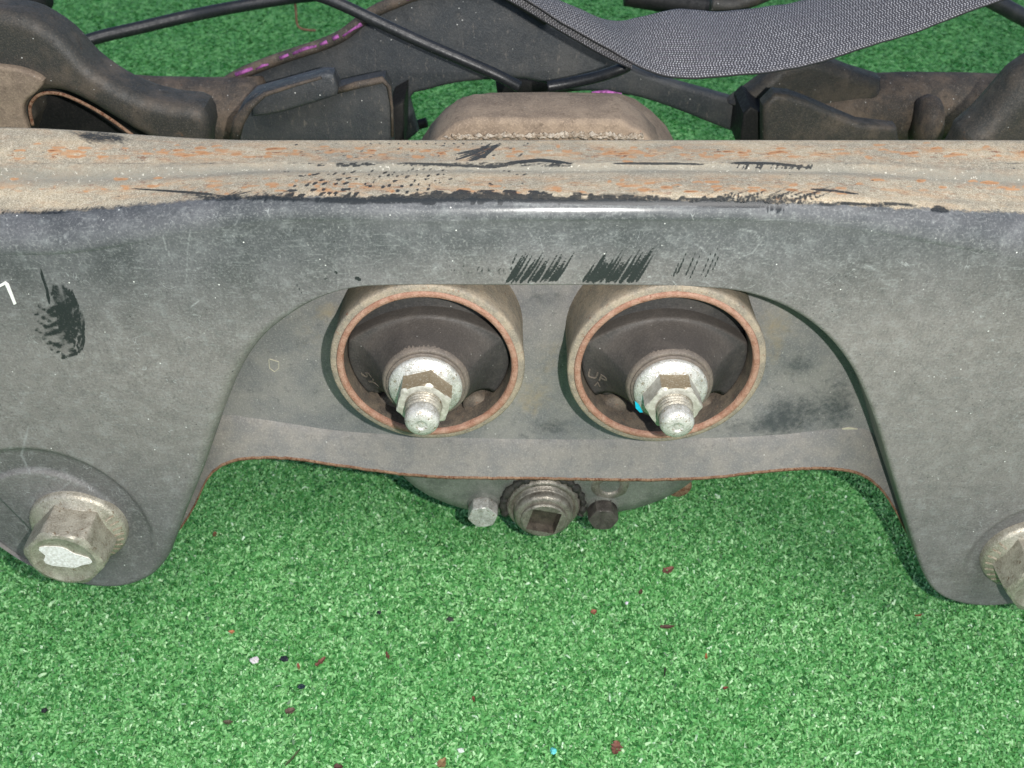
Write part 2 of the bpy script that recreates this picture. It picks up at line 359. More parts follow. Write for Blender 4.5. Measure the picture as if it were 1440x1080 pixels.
def fibre_material():
    m = MT("turf_fibre", .42, 0, .36)
    r = m.attr("tone")
    n = m.t.nodes.new("ShaderNodeValToRGB"); e = n.color_ramp.elements
    e[0].position = 0; e[0].color = srgb(30, 82, 36); e[1].position = 1; e[1].color = srgb(196, 226, 190)
    for p, c in ((.2, srgb(62, 128, 62)), (.52, srgb(104, 170, 96)), (.82, srgb(148, 202, 134)), (.96, srgb(192, 226, 178))):
        q = e.new(p); q.color = c
    m.l(r, n.inputs[0])
    big = m.noise(60, 4, .6); c = m.mix(m.mul(m.ramp(big, .45, .7), .2), n.outputs[0], srgb(52, 132, 54))
    m.color(c); m.b.inputs["Subsurface Weight"].default_value = 0.0
    return m.m
M_fibre = fibre_material()
def fibres(x0, x1, y0, y1, dens, wd, ln, ht, segs, keep=None):
    n = int((x1 - x0) * (y1 - y0) * dens)
    bx = rng.uniform(x0, x1, n); by = rng.uniform(y0, y1, n)
    if keep is not None:
        k = keep(bx, by); bx, by = bx[k], by[k]; n = len(bx)
    # patches of combed direction
    ang = rng.uniform(0, 2 * math.pi, n)
    L = ln * rng.uniform(.55, 1.25, n); W = wd * rng.uniform(.6, 1.25, n); H = ht * rng.uniform(.35, 1.1, n)
    curl = rng.uniform(-1.5, 1.5, n); tone = np.clip(rng.beta(2.2, 2.4, n) * .98 - .07 * (np.sin(by * 2 * np.pi / 5.2) > .55) + (rng.random(n) < .016) * .45, 0, 1)
    k = segs + 1; V = np.zeros((n, k, 2, 3)); T = np.zeros((n, k, 2))
    px, py = bx.copy(), by.copy(); a = ang.copy(); roll = rng.uniform(-.9, .9, n)
    for s in range(k):
        t = s / segs
        z = H * (np.sin(np.pi * (0.08 + .72 * t))) + .15
        ww = W * (1 - .45 * t) / 2
        dx, dy = -np.sin(a), np.cos(a)
        V[:, s, 0] = np.stack([px - dx * ww, py - dy * ww, z - roll * ww], 1)
        V[:, s, 1] = np.stack([px + dx * ww, py + dy * ww, z + roll * ww], 1)
        T[:, s, :] = tone[:, None]
        px += np.cos(a) * L / segs; py += np.sin(a) * L / segs; a = a + curl / segs
    base = np.arange(n)[:, None] * (2 * k)
    F = np.concatenate([base + np.array([[2 * s, 2 * s + 1, 2 * s + 3, 2 * s + 2]]) for s in range(segs)], 0)
    return V.reshape(-1, 3), F, T.ravel()
V1, F1, T1 = fibres(-330, 330, -110, 165, 1.15, 1.25, 4.2, 2.6, 2)
V2, F2, T2 = fibres(-900, 900, 165, 1250, .26, 1.5, 4.6, 2.0, 1, keep=lambda x, y: np.abs(x) < 330 + (y - 165) * .6)
V3, F3, T3 = fibres(-330, 330, 165, 480, .5, 1.2, 4.0, 2.2, 1)
T2 = .5 + (T2 - .5) * .5; T3 = .5 + (T3 - .5) * .65
V4, F4, T4 = fibres(-560, 560, -260, 165, .7, 1.4, 4.4, 2.6, 1, keep=lambda x, y: (np.abs(x) > 330) | (y < -110))
V = np.concatenate([V1, V2, V3, V4]); F = np.concatenate([F1, F2 + len(V1), F3 + len(V1) + len(V2), F4 + len(V1) + len(V2) + len(V3)]); T = np.concatenate([T1, T2, T3, T4])
tag(mesh("grass", V, F, M_fibre, None, False, {"tone": T}), "short curled green plastic turf fibres covering the ground", "artificial grass", None, "stuff")

# ================================================================== FRONT CROSSMEMBER
cm = thing("crossmember", (0, 20, Z0 - 137), "dusty grey pressed steel crossmember with two round bushings in its arched opening", "crossmember")

# lower outline of the front sheet (x, z), single valued along x
edge_px = [(-260, 640), (-120, 690), (-50, 735), (0, 772), (40, 797), (90, 817), (140, 826), (180, 826), (212, 815), (232, 795), (244, 768), (258, 730), (272, 696), (288, 655),
           (302, 612), (318, 570), (336, 528), (362, 487), (395, 455), (440, 425), (490, 407), (560, 402), (720, 402), (860, 402), (960, 404), (1030, 409), (1085, 424),
           (1130, 447), (1168, 478), (1198, 517), (1218, 558), (1236, 606), (1252, 660), (1268, 712), (1284, 764), (1298, 806), (1314, 832), (1340, 847), (1385, 854), (1440, 849),
           (1490, 838), (1560, 800), (1640, 745), (1720, 700)]
EP = np.array([on_y(a, b, 0.0)[[0, 2]] for a, b in edge_px])
ES = np.array(spline(EP, 10)); o_ = np.argsort(ES[:, 0]); ES = ES[o_]
XS = np.arange(-262, 262.01, .55)
zedge = np.interp(XS, ES[:, 0], ES[:, 1])
def from_mid(xs, tab): return np.interp(xs, [t[0] for t in tab], [t[1] for t in tab])
ZT = Z0 + 82.0
drop = 9.0 * sm(-70, -165, XS) + 9.5 * sm(75, 215, XS)            # near edge of the top falls towards the ends
rise = 5.0 * sm(-95, -190, XS)                                    # far edge lifts at the left end
rad = 7.0 + 5.0 * sm(-90, -170, XS) + 8.0 * sm(90, 200, XS)
YB = 42.5
rows = []
nc = len(XS)
# back turn-down
for t in (1.0, .75, .5, .25): rows.append(np.stack([XS, np.full(nc, YB + 3.0), ZT + rise - 3 - 30 * t], 1))
for a in np.linspace(0, math.pi / 2, 5): rows.append(np.stack([XS, YB + 3 * math.cos(a) + 0 * XS, ZT + rise - 3 + 3 * math.sin(a)], 1))
ntop = 92
for k in range(1, ntop):
    t = k / ntop; y = YB + (rad - YB) * t
    step = 2.0 * (1 - sm(25.5, 22.0, y + .5 * np.sin(XS * .09)) )
    z = ZT + rise * (1 - t) ** 1.2 - drop * t ** 1.6 - 2.0 + step
    rows.append(np.stack([XS, y, z], 1))
for a in np.linspace(0, math.pi / 2, 13):
    rows.append(np.stack([XS, rad - rad * math.sin(a), ZT - 2.0 - drop - rad + rad * math.cos(a)], 1))
zs = ZT - 2.0 - drop - rad; z1 = Z0 + 47.5
for k in range(1, 46): rows.append(np.stack([XS, 0 * XS, zs + (z1 - zs) * k / 45], 1))
for k in range(1, 165): rows.append(np.stack([XS, 0 * XS, z1 + (zedge - z1) * k / 164], 1))
G = np.array(rows); nr = len(rows); V = G.reshape(-1, 3).copy()
front0 = (4 + 5 + ntop - 1 + 13)
# distance to the opening's edge -> rolled edge
fr = np.zeros(nr * nc, bool); fr[(front0 + 20) * nc:] = True
idx = np.where(fr)[0]; P = V[idx][:, [0, 2]]
near = np.full(len(idx), 1e9)
seg = ES[::1]
for i in range(len(seg) - 1):
    a, b = seg[i], seg[i + 1]; lo, hi = a[0] - 9, b[0] + 9
    k = np.where((P[:, 0] > lo) & (P[:, 0] < hi))[0]
    if len(k) == 0: continue
    ab = b - a; t = np.clip(((P[k] - a) @ ab) / (ab @ ab + 1e-9), 0, 1); d = np.linalg.norm(P[k] - (a + t[:, None] * ab), axis=1)
    near[k] = np.minimum(near[k], d)
xr = V[idx][:, 0]
rr = 1.0 + 4.5 * sm(-60, -110, xr) * sm(-200, -160, xr) + 1.0 * sm(70, 110, xr)
dd = np.clip(near, 0, rr); roll_in = rr - np.sqrt(np.maximum(rr ** 2 - (rr - dd) ** 2, 0))
V[idx, 1] += roll_in
# shallow annular recesses round the two mounting bolts, raised ridge at far left, slight dents
BL = on_y(98, 742, 0.0); BR = on_y(1452, 782, 0.0)
RL = on_y(75, 744, 0.0); RR_ = on_y(1462, 785, 0.0)
def ringfun(V, c, rin, rout):
    d = np.hypot(V[:, 0] - c[0], (V[:, 2] - c[2]) * .9); return sm(rout + 1.5, rout - 2.0, d) * sm(rin - .4, rin + .8, d) * sm(-24, 4, V[:, 2] - c[2])
recL = ringfun(V, RL, 31.5, 43); recR = ringfun(V, RR_, 21, 33)
frontmask = np.zeros(nr * nc); frontmask[front0 * nc:] = 1
V[:, 1] += frontmask * (1.7 * recL + 1.3 * recR)
dx = V[:, 0] - (RL[0] - 13 - (V[:, 2] - RL[2]) * -.28)
V[:, 1] += frontmask * 2.6 * sm(2, -2, V[:, 0] - (RL[0] - 20 + (RL[2] + 22 - V[:, 2]) * .38)) * sm(RL[2] + 46, RL[2] + 30, V[:, 2])
nz = np.array([mnoise.noise(Vector((p[0] / 45, p[2] / 40 + p[1] / 40, 3.1))) for p in V[::7]])
wob = np.interp(np.arange(len(V)), np.arange(0, len(V), 7), nz) * .6
V[:, 1] += frontmask * wob * sm(0, 8, np.where(fr, np.pad(near, (len(V) - len(near), 0))[:len(V)], 9))
# ---- wear painted along the sheet
U, W_ = measure(V)
mark = np.zeros(len(V)); order = np.argsort(U); Us = U[order]
def stroke(pts, w0, w1=None, st=1.0, soft=.6, to=None):
    tgt = mark if to is None else to
    w1 = w0 if w1 is None else w1
    pts = [np.array(p, float) for p in pts]; L = len(pts) - 1
    x0 = min(p[0] for p in pts) - max(w0, w1) - 3; x1 = max(p[0] for p in pts) + max(w0, w1) + 3
    k = order[np.searchsorted(Us, x0):np.searchsorted(Us, x1)]
    y0 = min(p[1] for p in pts) - 8; y1 = max(p[1] for p in pts) + 8
    k = k[(W_[k] > y0) & (W_[k] < y1)]
    if len(k) == 0: return
    for i in range(L):
        a, b = pts[i], pts[i + 1]; ab = b - a
        t = np.clip(((U[k] - a[0]) * ab[0] + (W_[k] - a[1]) * ab[1]) / (ab @ ab + 1e-9), 0, 1)
        d = np.hypot(U[k] - a[0] - t * ab[0], W_[k] - a[1] - t * ab[1]); s = (i + t) / L
        wd = (w0 + (w1 - w0) * s) * np.sqrt(np.clip(1.02 - (2 * s - 1) ** 4, 0, 1))
        tgt[k] = np.maximum(tgt[k], st * np.clip((wd + soft - d) / (2 * soft), 0, 1))
rd = random.Random(5)
spot = np.zeros(len(V)); pale = np.zeros(len(V))
for k in range(230):                                               # rust blooms in two bands along the top
    x = rd.uniform(0, 1440); up_ = rd.random() < .6
    if 520 < x < 700 and rd.random() < .4: continue
    y = rd.gauss(214, 5.5) if up_ else rd.gauss(262, 7); l = rd.uniform(2, 13)
    stroke([(x, y), (x + l, y + rd.uniform(-1.5, 1.5)), (x + l * 1.6, y + rd.uniform(-1, 1))], rd.uniform(.6, 2.2), .8, rd.uniform(.5, 1), rd.uniform(1.2, 3), spot)
for pts, w_, st in (([(268, 322), (264, 350), (262, 400)], .7, .6), ([(229, 332), (234, 350), (243, 368)], .7, .6), ([(84, 340), (92, 332), (104, 328)], .9, .7), ([(1040, 322), (1062, 326), (1070, 340), (1058, 356), (1040, 362)], 1.0, .6),
                    ([(976, 342), (990, 352), (1000, 366)], .8, .6), ([(612, 330), (640, 372)], .6, .5), ([(740, 322), (764, 352)], .7, .5), ([(268, 432), (276, 426), (281, 422)], 1.1, .9), ([(452, 328), (462, 350)], .5, .5), ([(1210, 300), (1300, 306), (1330, 320)], .8, .5),
                    ([(1216, 372), (1232, 380)], 1.2, .7), ([(40, 600), (30, 640), (44, 668)], 2.0, .5), ([(60, 668), (84, 676)], .8, .7), ([(100, 676), (84, 690), (72, 694)], .9, .6), ([(340, 300), (330, 318)], .7, .5), ([(140, 560), (190, 566)], .5, .5)):
    stroke(pts, w_, w_ * .6, st, .8, pale)
for k in range(120):
    x = rd.uniform(590, 1240); y = rd.uniform(318, 396); l = rd.uniform(5, 17); stroke([(x, y), (x + l, y + l * rd.uniform(.5, 1.0))], .45, .4, rd.uniform(.25, .55), .6, pale)
for k in range(150):
    x = rd.uniform(20, 1420); y = rd.uniform(330, 620); a = rd.uniform(-.5, .7); l = rd.uniform(4, 16); stroke([(x, y), (x + l, y + l * a)], .45, .35, rd.uniform(.25, .6), .6, pale)
stroke([(112, 190), (140, 193), (176, 196)], 7, 6, .66, 5)
# swoosh on the left ear
stroke([(56, 376), (60, 390), (66, 408), (70, 428)], 1.0, 2.2)
stroke([(74, 400), (82, 420), (90, 440), (98, 462), (98, 484)], 5.5, 11.0, .62, 3.0)
for k in range(16):
    x = 70 + k * 2.0; stroke([(x - 2, 396 + abs(k - 8) * 1.6), (x + 5, 418), (x + 11, 442), (x + 14, 468)], .8, 1.2, rd.uniform(.6, .95))
for k in range(30):
    y = 426 + k * 2.5; x0 = 47 + rd.uniform(-2, 9) + max(0, k - 17) * 2.4; xe = 102 + min(k, 16) * 1.1
    stroke([(x0, y + 3), (x0 + 14, y + 5), ((x0 + xe) / 2 + 8, y + 2), (xe - 4, y - 7), (xe, y - 18)], rd.uniform(.3, .6), rd.uniform(.7, 1.3), rd.uniform(.65, 1))
# diagonal wipes over the opening
for xa, xb, n, h in ((712, 806, 26, 42), (820, 916, 28, 50)):
    for k in range(n):
        x = xa + (xb - xa - 20) * k / n + rd.uniform(-2, 2); hh = h * rd.uniform(.55, 1.05)
        stroke([(x, 398 + rd.uniform(-4, 1)), (x + hh * .32, 398 - hh * .5), (x + hh * .62, 398 - hh)], rd.uniform(1.3, 2.8), .6, rd.uniform(.75, 1))
for x, y, h in ((946, 390, 26), (952, 386, 34), (964, 388, 40), (970, 392, 44), (986, 388, 36), (992, 390, 44), (1002, 380, 26), (720, 372, 20), (735, 366, 14), (650, 378, 8)):
    stroke([(x, y), (x + h * .22, y - h * .5), (x + h * .42, y - h)], rd.uniform(.8, 1.5), .3, .85)
for k in range(16):
    x = rd.uniform(760, 1060); y = rd.uniform(300, 345); stroke([(x, y), (x + 8, y + 11), (x + 16, y + 20)], .5, .4, rd.uniform(.35, .55))
for k in range(26):
    x = rd.uniform(620, 730); stroke([(x, 372 + rd.uniform(-4, 10)), (x + 3, 384 + rd.uniform(-4, 6))], .7, .5, .6)
stroke([(500, 390), (507, 394)], 2.6, 1.6); stroke([(416, 398), (425, 414)], .9, .5, .7); stroke([(471, 381), (474, 386)], 1.5, 1, .9); stroke([(455, 393), (462, 391)], 1.6, 1, .6)
for k in range(150):                                               # broken dark line along the step
    x = rd.uniform(0, 1440); stroke([(x, 229.5 + rd.uniform(-1, 1)), (x + rd.uniform(8, 26), 229.5 + rd.uniform(-1, 1))], rd.uniform(.6, 1.3), .6, rd.uniform(.3, .55), 1.2)
for k in range(26):                                                # soft smears under the crisp scuffs
    x = rd.uniform(440, 980); stroke([(x, 280 + rd.uniform(-6, 4)), (x + rd.uniform(30, 80), 281 + rd.uniform(-5, 4))], rd.uniform(2, 5.5), 2, rd.uniform(.35, .62), 3.5)
for k in range(12):
    x = rd.uniform(990, 1110); stroke([(x, 288 + rd.uniform(-6, 4)), (x + rd.uniform(20, 50), 276 + rd.uniform(-6, 6))], rd.uniform(2, 5), 1.5, rd.uniform(.3, .5), 3.5)
for k in range(10):
    x = rd.uniform(250, 400); stroke([(x, 278 + rd.uniform(-5, 3)), (x + rd.uniform(20, 50), 276 + rd.uniform(-4, 4))], rd.uniform(2, 4), 1.5, rd.uniform(.3, .5), 3)
for k in range(9):
    x = rd.uniform(560, 760); stroke([(x, 232 + rd.uniform(-3, 3)), (x + rd.uniform(20, 50), 232)], 2.5, 2, .4, 3)
for k in range(14):
    x = rd.uniform(715, 900); stroke([(x, 396), (x + 12, 366)], 3, 2, .3, 3)
# black seam lines and scuffs along the top
for k in range(70):
    x = rd.uniform(440, 800); stroke([(x, 233 + rd.uniform(-4, 2)), (x + rd.uniform(6, 16), 231 + rd.uniform(-3, 3))], rd.uniform(.7, 1.7), .7, rd.uniform(.5, 1))
stroke([(690, 236), (720, 229), (760, 225), (800, 229)], 2.6, 2.0); stroke([(565, 229), (640, 232), (700, 236)], 1.4, 1.8)
stroke([(860, 230), (940, 230), (990, 231)], 1.8, 1.2); stroke([(1030, 229), (1090, 230), (1142, 236)], 2.1, 1.2)
for k in range(30):
    x = rd.uniform(1034, 1145); stroke([(x, 231), (x - 4, 237 + rd.uniform(0, 3))], .9, .6, .8)
stroke([(700, 203), (682, 218), (660, 226)], 2.6, 2.2); stroke([(690, 202), (668, 216), (640, 225)], 1.6, 1.2)
for k in range(8): stroke([(706 - k * 3, 202 + k), (650 + rd.uniform(-14, 20), 218 + rd.uniform(-4, 9))], .8, .8, .8)
for k in range(70):
    x = rd.uniform(405, 745); y = rd.uniform(202, 222) if rd.random() < .5 else rd.uniform(240, 262)
    stroke([(x, y), (x + rd.uniform(2, 6), y - 1)], rd.uniform(.5, 1.3), .8, rd.uniform(.5, .9))
for k in range(15):                                                # row of dots under the far edge
    x = 520 + k * 13; stroke([(x, 201), (x + 3, 203)], 1.2, .8, .7)
for j in range(6):                                                 # finger-print like dimples
    for k in range(15):
        x = 398 + k * 14 + j * 5 + rd.uniform(-3, 3); y = 283 - j * 7.2 - k * .55 + rd.uniform(-1.6, 1.6)
        if rd.random() < .74: stroke([(x, y), (x + rd.uniform(3, 9) * (1 - .06 * k + .4), y - rd.uniform(.5, 3.4))], rd.uniform(.85, 1.3) * (2.5 - j * .26), 1.2, 1 - j * .06)
for k in range(34):
    x = rd.uniform(262, 410); stroke([(x, 279 + rd.uniform(-6, 6)), (x + rd.uniform(15, 36), 270 + rd.uniform(-3, 12))], .8, .6, .75)
    stroke([(x, 268 + rd.uniform(-3, 5)), (x + 22, 284)], .6, .6, .55)
stroke([(182, 265), (230, 268), (300, 273)], .6, 1.8); 
for k in range(240):                                               # ragged black band on the bend
    x = rd.uniform(455, 1010); c = math.exp(-((x - 690) / 160) ** 2); y = 287 - rd.random() * (6 + 12 * c) - 2
    stroke([(x, y), (x + rd.uniform(6, 22), y + rd.uniform(-1.5, 1.5))], rd.uniform(.8, 2.4 + 1.6 * c), 1.0, rd.uniform(.6, 1))
stroke([(470, 284), (580, 280), (660, 277), (720, 278), (790, 281), (900, 285), (1010, 287)], 6.5, 3.5, 1.0, 3.0)
stroke([(285, 280), (330, 279), (380, 277), (430, 281), (480, 284)], 2.5, 4, .7, 3.0)
stroke([(1000, 287), (1060, 286), (1110, 282), (1130, 276)], 4.5, 1.5, .75, 3.0)
stroke([(820, 288), (900, 286), (1000, 288), (1080, 290)], 2.0, 2.6, .9)
for k in range(75):
    x = rd.uniform(980, 1140); d = rd.uniform(14, 52); y = 293 - rd.random() * 14; stroke([(x, y), (x + d, y - d * rd.uniform(.25, .55))], rd.uniform(.5, 1.2), .35, rd.uniform(.5, .95))
for k in range(26):
    x = rd.uniform(1075, 1105); stroke([(x, 290 + rd.uniform(-16, 6)), (x - 2, 298 + rd.uniform(-6, 4))], .8, .7, .7)
for k in range(24):
    x = rd.uniform(760, 1000); y = rd.uniform(270, 284); stroke([(x, y), (x + 18, y + 4)], .6, .5, .5)
stroke([(1140, 266), (1170, 268), (1208, 273)], 2.0, 1.6, .75); stroke([(1140, 289), (1190, 286), (1260, 288), (1310, 293)], 2.0, 2.2, 1.0, 1.0)
stroke([(1308, 293), (1325, 294), (1340, 295)], 3.6, 2.2); stroke([(1340, 295), (1366, 296)], 1.1, .6, .7)
stroke([(0, 301), (60, 300), (120, 296), (185, 292)], 1.8, 1.0, .62)
for k in range(60):
    x = rd.uniform(0, 190); stroke([(x, 300 - x * .04 + rd.uniform(-8, 2)), (x + 5, 301 - x * .04)], .8, .7, .6)
for k in range(46):
    x = rd.uniform(92, 150); stroke([(x, 182 + (x - 92) * .05 + rd.random() * 4), (x + 26 + rd.uniform(0, 22), 201 + rd.uniform(-6, 3))], .9, .7, rd.uniform(.35, .5))
for k in range(40):                                                 # loose specks
    x = rd.uniform(0, 1440); y = rd.uniform(205, 285); stroke([(x, y), (x + rd.uniform(1, 5), y)], rd.uniform(.5, 1.2), .6, .7)
for k in range(46):
    x = rd.uniform(240, 1420); y = rd.uniform(320, 600); stroke([(x, y), (x + rd.uniform(0, 2), y + 1)], rd.uniform(.5, 1.0), .5, .75)
bend_y = np.interp(U, [0, 130, 330, 500, 720, 1000, 1150, 1300, 1440], [306, 300, 283, 283, 286, 288, 292, 300, 306])
wv = np.interp(U, np.arange(0, 1500, 12), rng.normal(0, 1.0, 125))
dust = sm(6, -12, W_ - bend_y + 3 - wv - 16 * sm(330, 60, U) * 0) * (frontmask * 0 + 1)
dirt_tone = sm(330, 540, W_) * .95 * (1 - .6 * sm(600, 760, W_)) + .3 * sm(1000, 1300, U) * sm(320, 400, W_) + .5 * np.exp(-((U - 800) / 260) ** 2) * sm(330, 385, W_)  # dirt lower down, plus the plate's sheen over the opening painted in as colour
dirt_tone = np.clip(dirt_tone, 0, 1)
clean = np.clip(recL + recR * .7, 0, 1) * frontmask
clean = np.maximum(clean, frontmask * .7 * sm(60, -20, np.hypot(U - 20, W_ - 730) - 20) * (U < 50))
clean = np.maximum(clean, frontmask * .25 * sm(6, 28, W_ - bend_y) * sm(90, 40, W_ - bend_y))
seam = np.exp(-((V[:, 1] - 22.6) / 3.0) ** 2) * (1 - frontmask)
rust = np.clip(.25 + .8 * np.exp(-((W_ - 216) / 9) ** 2) + .55 * np.exp(-((W_ - 262) / 13) ** 2), 0, 1)
polish = np.exp(-((W_ - bend_y - 5) / 9) ** 2) * (.45 + .55 * sm(420, 600, U) * sm(1120, 950, U))
polish = np.maximum(polish, .8 * np.exp(-((W_ - 287) / 4) ** 2) * sm(320, 370, U) * sm(480, 440, U))
smooth_ = sm(44, 8, W_ - bend_y) * frontmask
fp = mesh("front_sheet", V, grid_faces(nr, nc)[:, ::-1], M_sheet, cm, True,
     {"dust": dust, "mark": mark, "dirt_tone": dirt_tone, "clean": clean, "seam": seam, "rust": rust, "polish": polish, "smooth": smooth_, "spot": spot, "pale": pale})

# return flange running back from the opening's edge to the inner plate
YP = 27.0
nb = len(ES); yb0 = np.array([rr_ for rr_ in (1.0 + 4.5 * sm(-60, -110, ES[:, 0]) * sm(-200, -160, ES[:, 0]) + 1.0 * sm(70, 110, ES[:, 0]))])
rows = [np.stack([ES[:, 0], yb0 + (YP + 6 - yb0) * t, ES[:, 1]], 1) for t in np.linspace(0, 1, 6)]
mesh("return_flange", np.array(rows).reshape(-1, 3), grid_faces(6, nb), M_back, cm)

# inner plate with its forward-leaning lower lip
XB = np.arange(-190, 205, 1.6)
cr = np.array([on_y(a, b, YP)[[0, 2]] for a, b in [(180, 700), (250, 620), (300, 585), (370, 590), (470, 605), (570, 612), (700, 617), (860, 618), (1000, 616), (1100, 611), (1190, 602), (1230, 612), (1290, 680), (1360, 760)]])
bt = np.array([on_y(a, b, YP - 7)[[0, 2]] for a, b in [(180, 820), (250, 745), (272, 712), (285, 684), (300, 662), (325, 648), (360, 643), (410, 644), (480, 654), (600, 669), (760, 672), (900, 674), (1000, 671), (1060, 664), (1130, 658), (1180, 659), (1215, 668), (1240, 688), (1258, 714), (1290, 770), (1360, 850)]])
zc = np.interp(XB, *np.array(spline(cr, 6)).T); zb = np.interp(XB, *np.array(spline(bt, 6)).T); zc = np.maximum(zc, zb + 4)
up = []
for t in np.linspace(0, 1, 60): 
    z = Z0 + 70 + (zc - Z0 - 70) * t
    dent = 1.2 * np.exp(-((XB - 118) ** 2 + (z - Z0 + 22) ** 2) / 160) + .8 * np.exp(-((XB - 96) ** 2 + (z - Z0 + 28) ** 2) / 60)
    up.append(np.stack([XB, YP + dent, z], 1))
for t in np.linspace(.06, 1, 14): up.append(np.stack([XB, YP - 7 * t ** .8 + 0 * XB, zc + (zb - zc) * t], 1))
A = np.array(up)
def stained(src, name):
    m = src.copy(); m.name = name; t = m.node_tree; b = t.nodes["Principled BSDF"]
    tc = t.nodes.new("ShaderNodeTexCoord")
    for at, c_, sz, amt in (("stain", srgb(56, 61, 64), 3.0, .85), ("tanstain", srgb(148, 134, 110), 5.0, .7), ("soot", srgb(36, 36, 35), .9, .9)):
        a = t.nodes.new("ShaderNodeAttribute"); a.attribute_name = at
        n = t.nodes.new("ShaderNodeTexNoise"); n.inputs["Scale"].default_value = 1000 / sz; n.inputs["Detail"].default_value = 6; n.inputs["Roughness"].default_value = .75
        t.links.new(tc.outputs["Object"], n.inputs["Vector"])
        ad = t.nodes.new("ShaderNodeMath"); ad.operation = 'MULTIPLY_ADD'; t.links.new(n.outputs[0], ad.inputs[0]); ad.inputs[1].default_value = 1.6
        t.links.new(a.outputs["Fac"], ad.inputs[2])
        r = t.nodes.new("ShaderNodeMapRange"); r.interpolation_type = 'SMOOTHSTEP'; r.inputs[1].default_value = 1.05 if at != "soot" else 1.44; r.inputs[2].default_value = 1.95 if at != "soot" else 1.54; r.inputs[4].default_value = amt
        t.links.new(ad.outputs[0], r.inputs[0])
        src_ = b.inputs["Base Color"].links[0].from_socket
        mx = t.nodes.new("ShaderNodeMix"); mx.data_type = 'RGBA'; t.links.new(r.outputs[0], mx.inputs[0]); t.links.new(src_, mx.inputs[6]); mx.inputs[7].default_value = c_
        t.links.new(mx.outputs[2], b.inputs["Base Color"])
    return m
PB = A[:60].reshape(-1, 3); UB, WB = measure(PB)
blob = lambda L: np.clip(sum(a * np.exp(-(((UB - x) / rx) ** 2 + ((WB - y) / ry) ** 2)) for x, y, rx, ry, a in L), 0, 1)
st_at = blob([(1122, 512, 30, 18, .7), (1098, 585, 34, 32, .8), (1150, 575, 45, 34, .65), (1185, 560, 20, 50, .5), (1040, 600, 60, 14, .6), (770, 600, 40, 14, .5), (470, 592, 12, 8, .5), (770, 420, 40, 14, .6), (1060, 440, 18, 20, .3), (780, 600, 30, 20, .3)])
tan_at = blob([(462, 436, 20, 14, .8), (748, 560, 30, 30, .8), (775, 500, 25, 30, .5), (1090, 455, 30, 30, .7), (1090, 500, 16, 26, .5), (430, 470, 40, 40, .35), (490, 640, 60, 30, .4)])
soot_at = blob([(770, 480, 40, 90, .42), (770, 590, 40, 30, .3), (1080, 500, 30, 60, .4), (1150, 470, 50, 50, .4), (470, 440, 20, 20, .4), (420, 440, 40, 20, .35)])
bp = mesh("inner_plate", PB, grid_faces(60, len(XB))[:, ::-1], stained(M_back, "stained_inner_steel"), cm, True, {"stain": st_at, "tanstain": tan_at, "soot": soot_at})
mesh("lower_lip", A[59:].reshape(-1, 3), grid_faces(15, len(XB))[:, ::-1], M_lip, cm)
lipz = zb + rng.normal(0, .12, len(XB))
ed = [np.stack([XB, np.full(len(XB), y), lipz + dz], 1) for y, dz in ((YP - 7, 0.5), (YP - 7.5, .1), (YP - 7.3, -1.1), (YP - 5.5, -1.6), (YP - 3.5, -1.3), (YP - 3.5, 1.0))]
mesh("rusty_edge", np.array(ed).reshape(-1, 3), grid_faces(6, len(XB))[:, ::-1], M_edge, cm)
# underside of the box behind the lip
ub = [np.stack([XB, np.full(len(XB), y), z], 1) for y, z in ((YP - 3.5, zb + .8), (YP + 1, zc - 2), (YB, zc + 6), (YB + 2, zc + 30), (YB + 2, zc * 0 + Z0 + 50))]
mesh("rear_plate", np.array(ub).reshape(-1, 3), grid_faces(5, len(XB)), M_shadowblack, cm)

# weld spots and small chips on the inner plate
def flat_chip(name, pxs, y, m, parent, t=.35):
    P = [on_y(a, b, y - t) for a, b in pxs]; Q = [p + np.array([0, t + .3, 0]) for p in P]; n = len(P)
    F = [tuple(range(n))] + [(i, n + i, n + (i + 1) % n, (i + 1) % n) for i in range(n)]
    return fixn(mesh(name, np.array(P + Q), F, m, parent, False))
flat_chip("paint_chip", [(1184, 603), (1194, 601), (1206, 603), (1204, 609), (1196, 612), (1189, 608)], YP, M_chip, cm)
def ribbon_px(name, pts, wpx, y, m, parent, t=.25):
    pts = [np.array(p, float) for p in pts]; L, Rr = [], []
    for i, p in enumerate(pts):
        d = pts[min(i + 1, len(pts) - 1)] - pts[max(i - 1, 0)]; d /= np.linalg.norm(d); nn = np.array([-d[1], d[0]])
        ww = wpx if not isinstance(wpx, list) else wpx[i]
        L.append(on_y(*(p + nn * ww / 2), y - t)); Rr.append(on_y(*(p - nn * ww / 2), y - t))
    n = len(pts); off = np.array([0, t + .1, 0]); V = np.array(L + Rr + [v + off for v in L] + [v + off for v in Rr])
    F = []
    for i in range(n - 1):
        F += [(i, i + 1, n + i + 1, n + i), (i, 2 * n + i, 2 * n + i + 1, i + 1), (n + i, n + i + 1, 3 * n + i + 1, 3 * n + i)]
    F += [(0, n, 3 * n, 2 * n), (n - 1, 3 * n - 1, 4 * n - 1, 2 * n - 1)]
    return fixn(mesh(name, V, F, m, parent, False))
o = ribbon_px("painted_numeral", [(-6, 405), (0, 402), (7, 398), (10, 401), (15, 413), (21, 428)], [3.4, 3.6, 4.4, 5.0, 4.4, 3.8], -.25, M_white, cm)
o["label"] = "white hand painted numeral one"
ribbon_px("scratch_mark", [(378, 506), (379, 518), (386, 523), (392, 518), (392, 509), (379, 505)], .8, YP - .1, M_chip, cm, .12)
ribbon_px("scratch_mark", [(344, 616), (358, 616), (370, 612), (379, 606)], .7, YP - 1.2, M_chip, cm, .3)

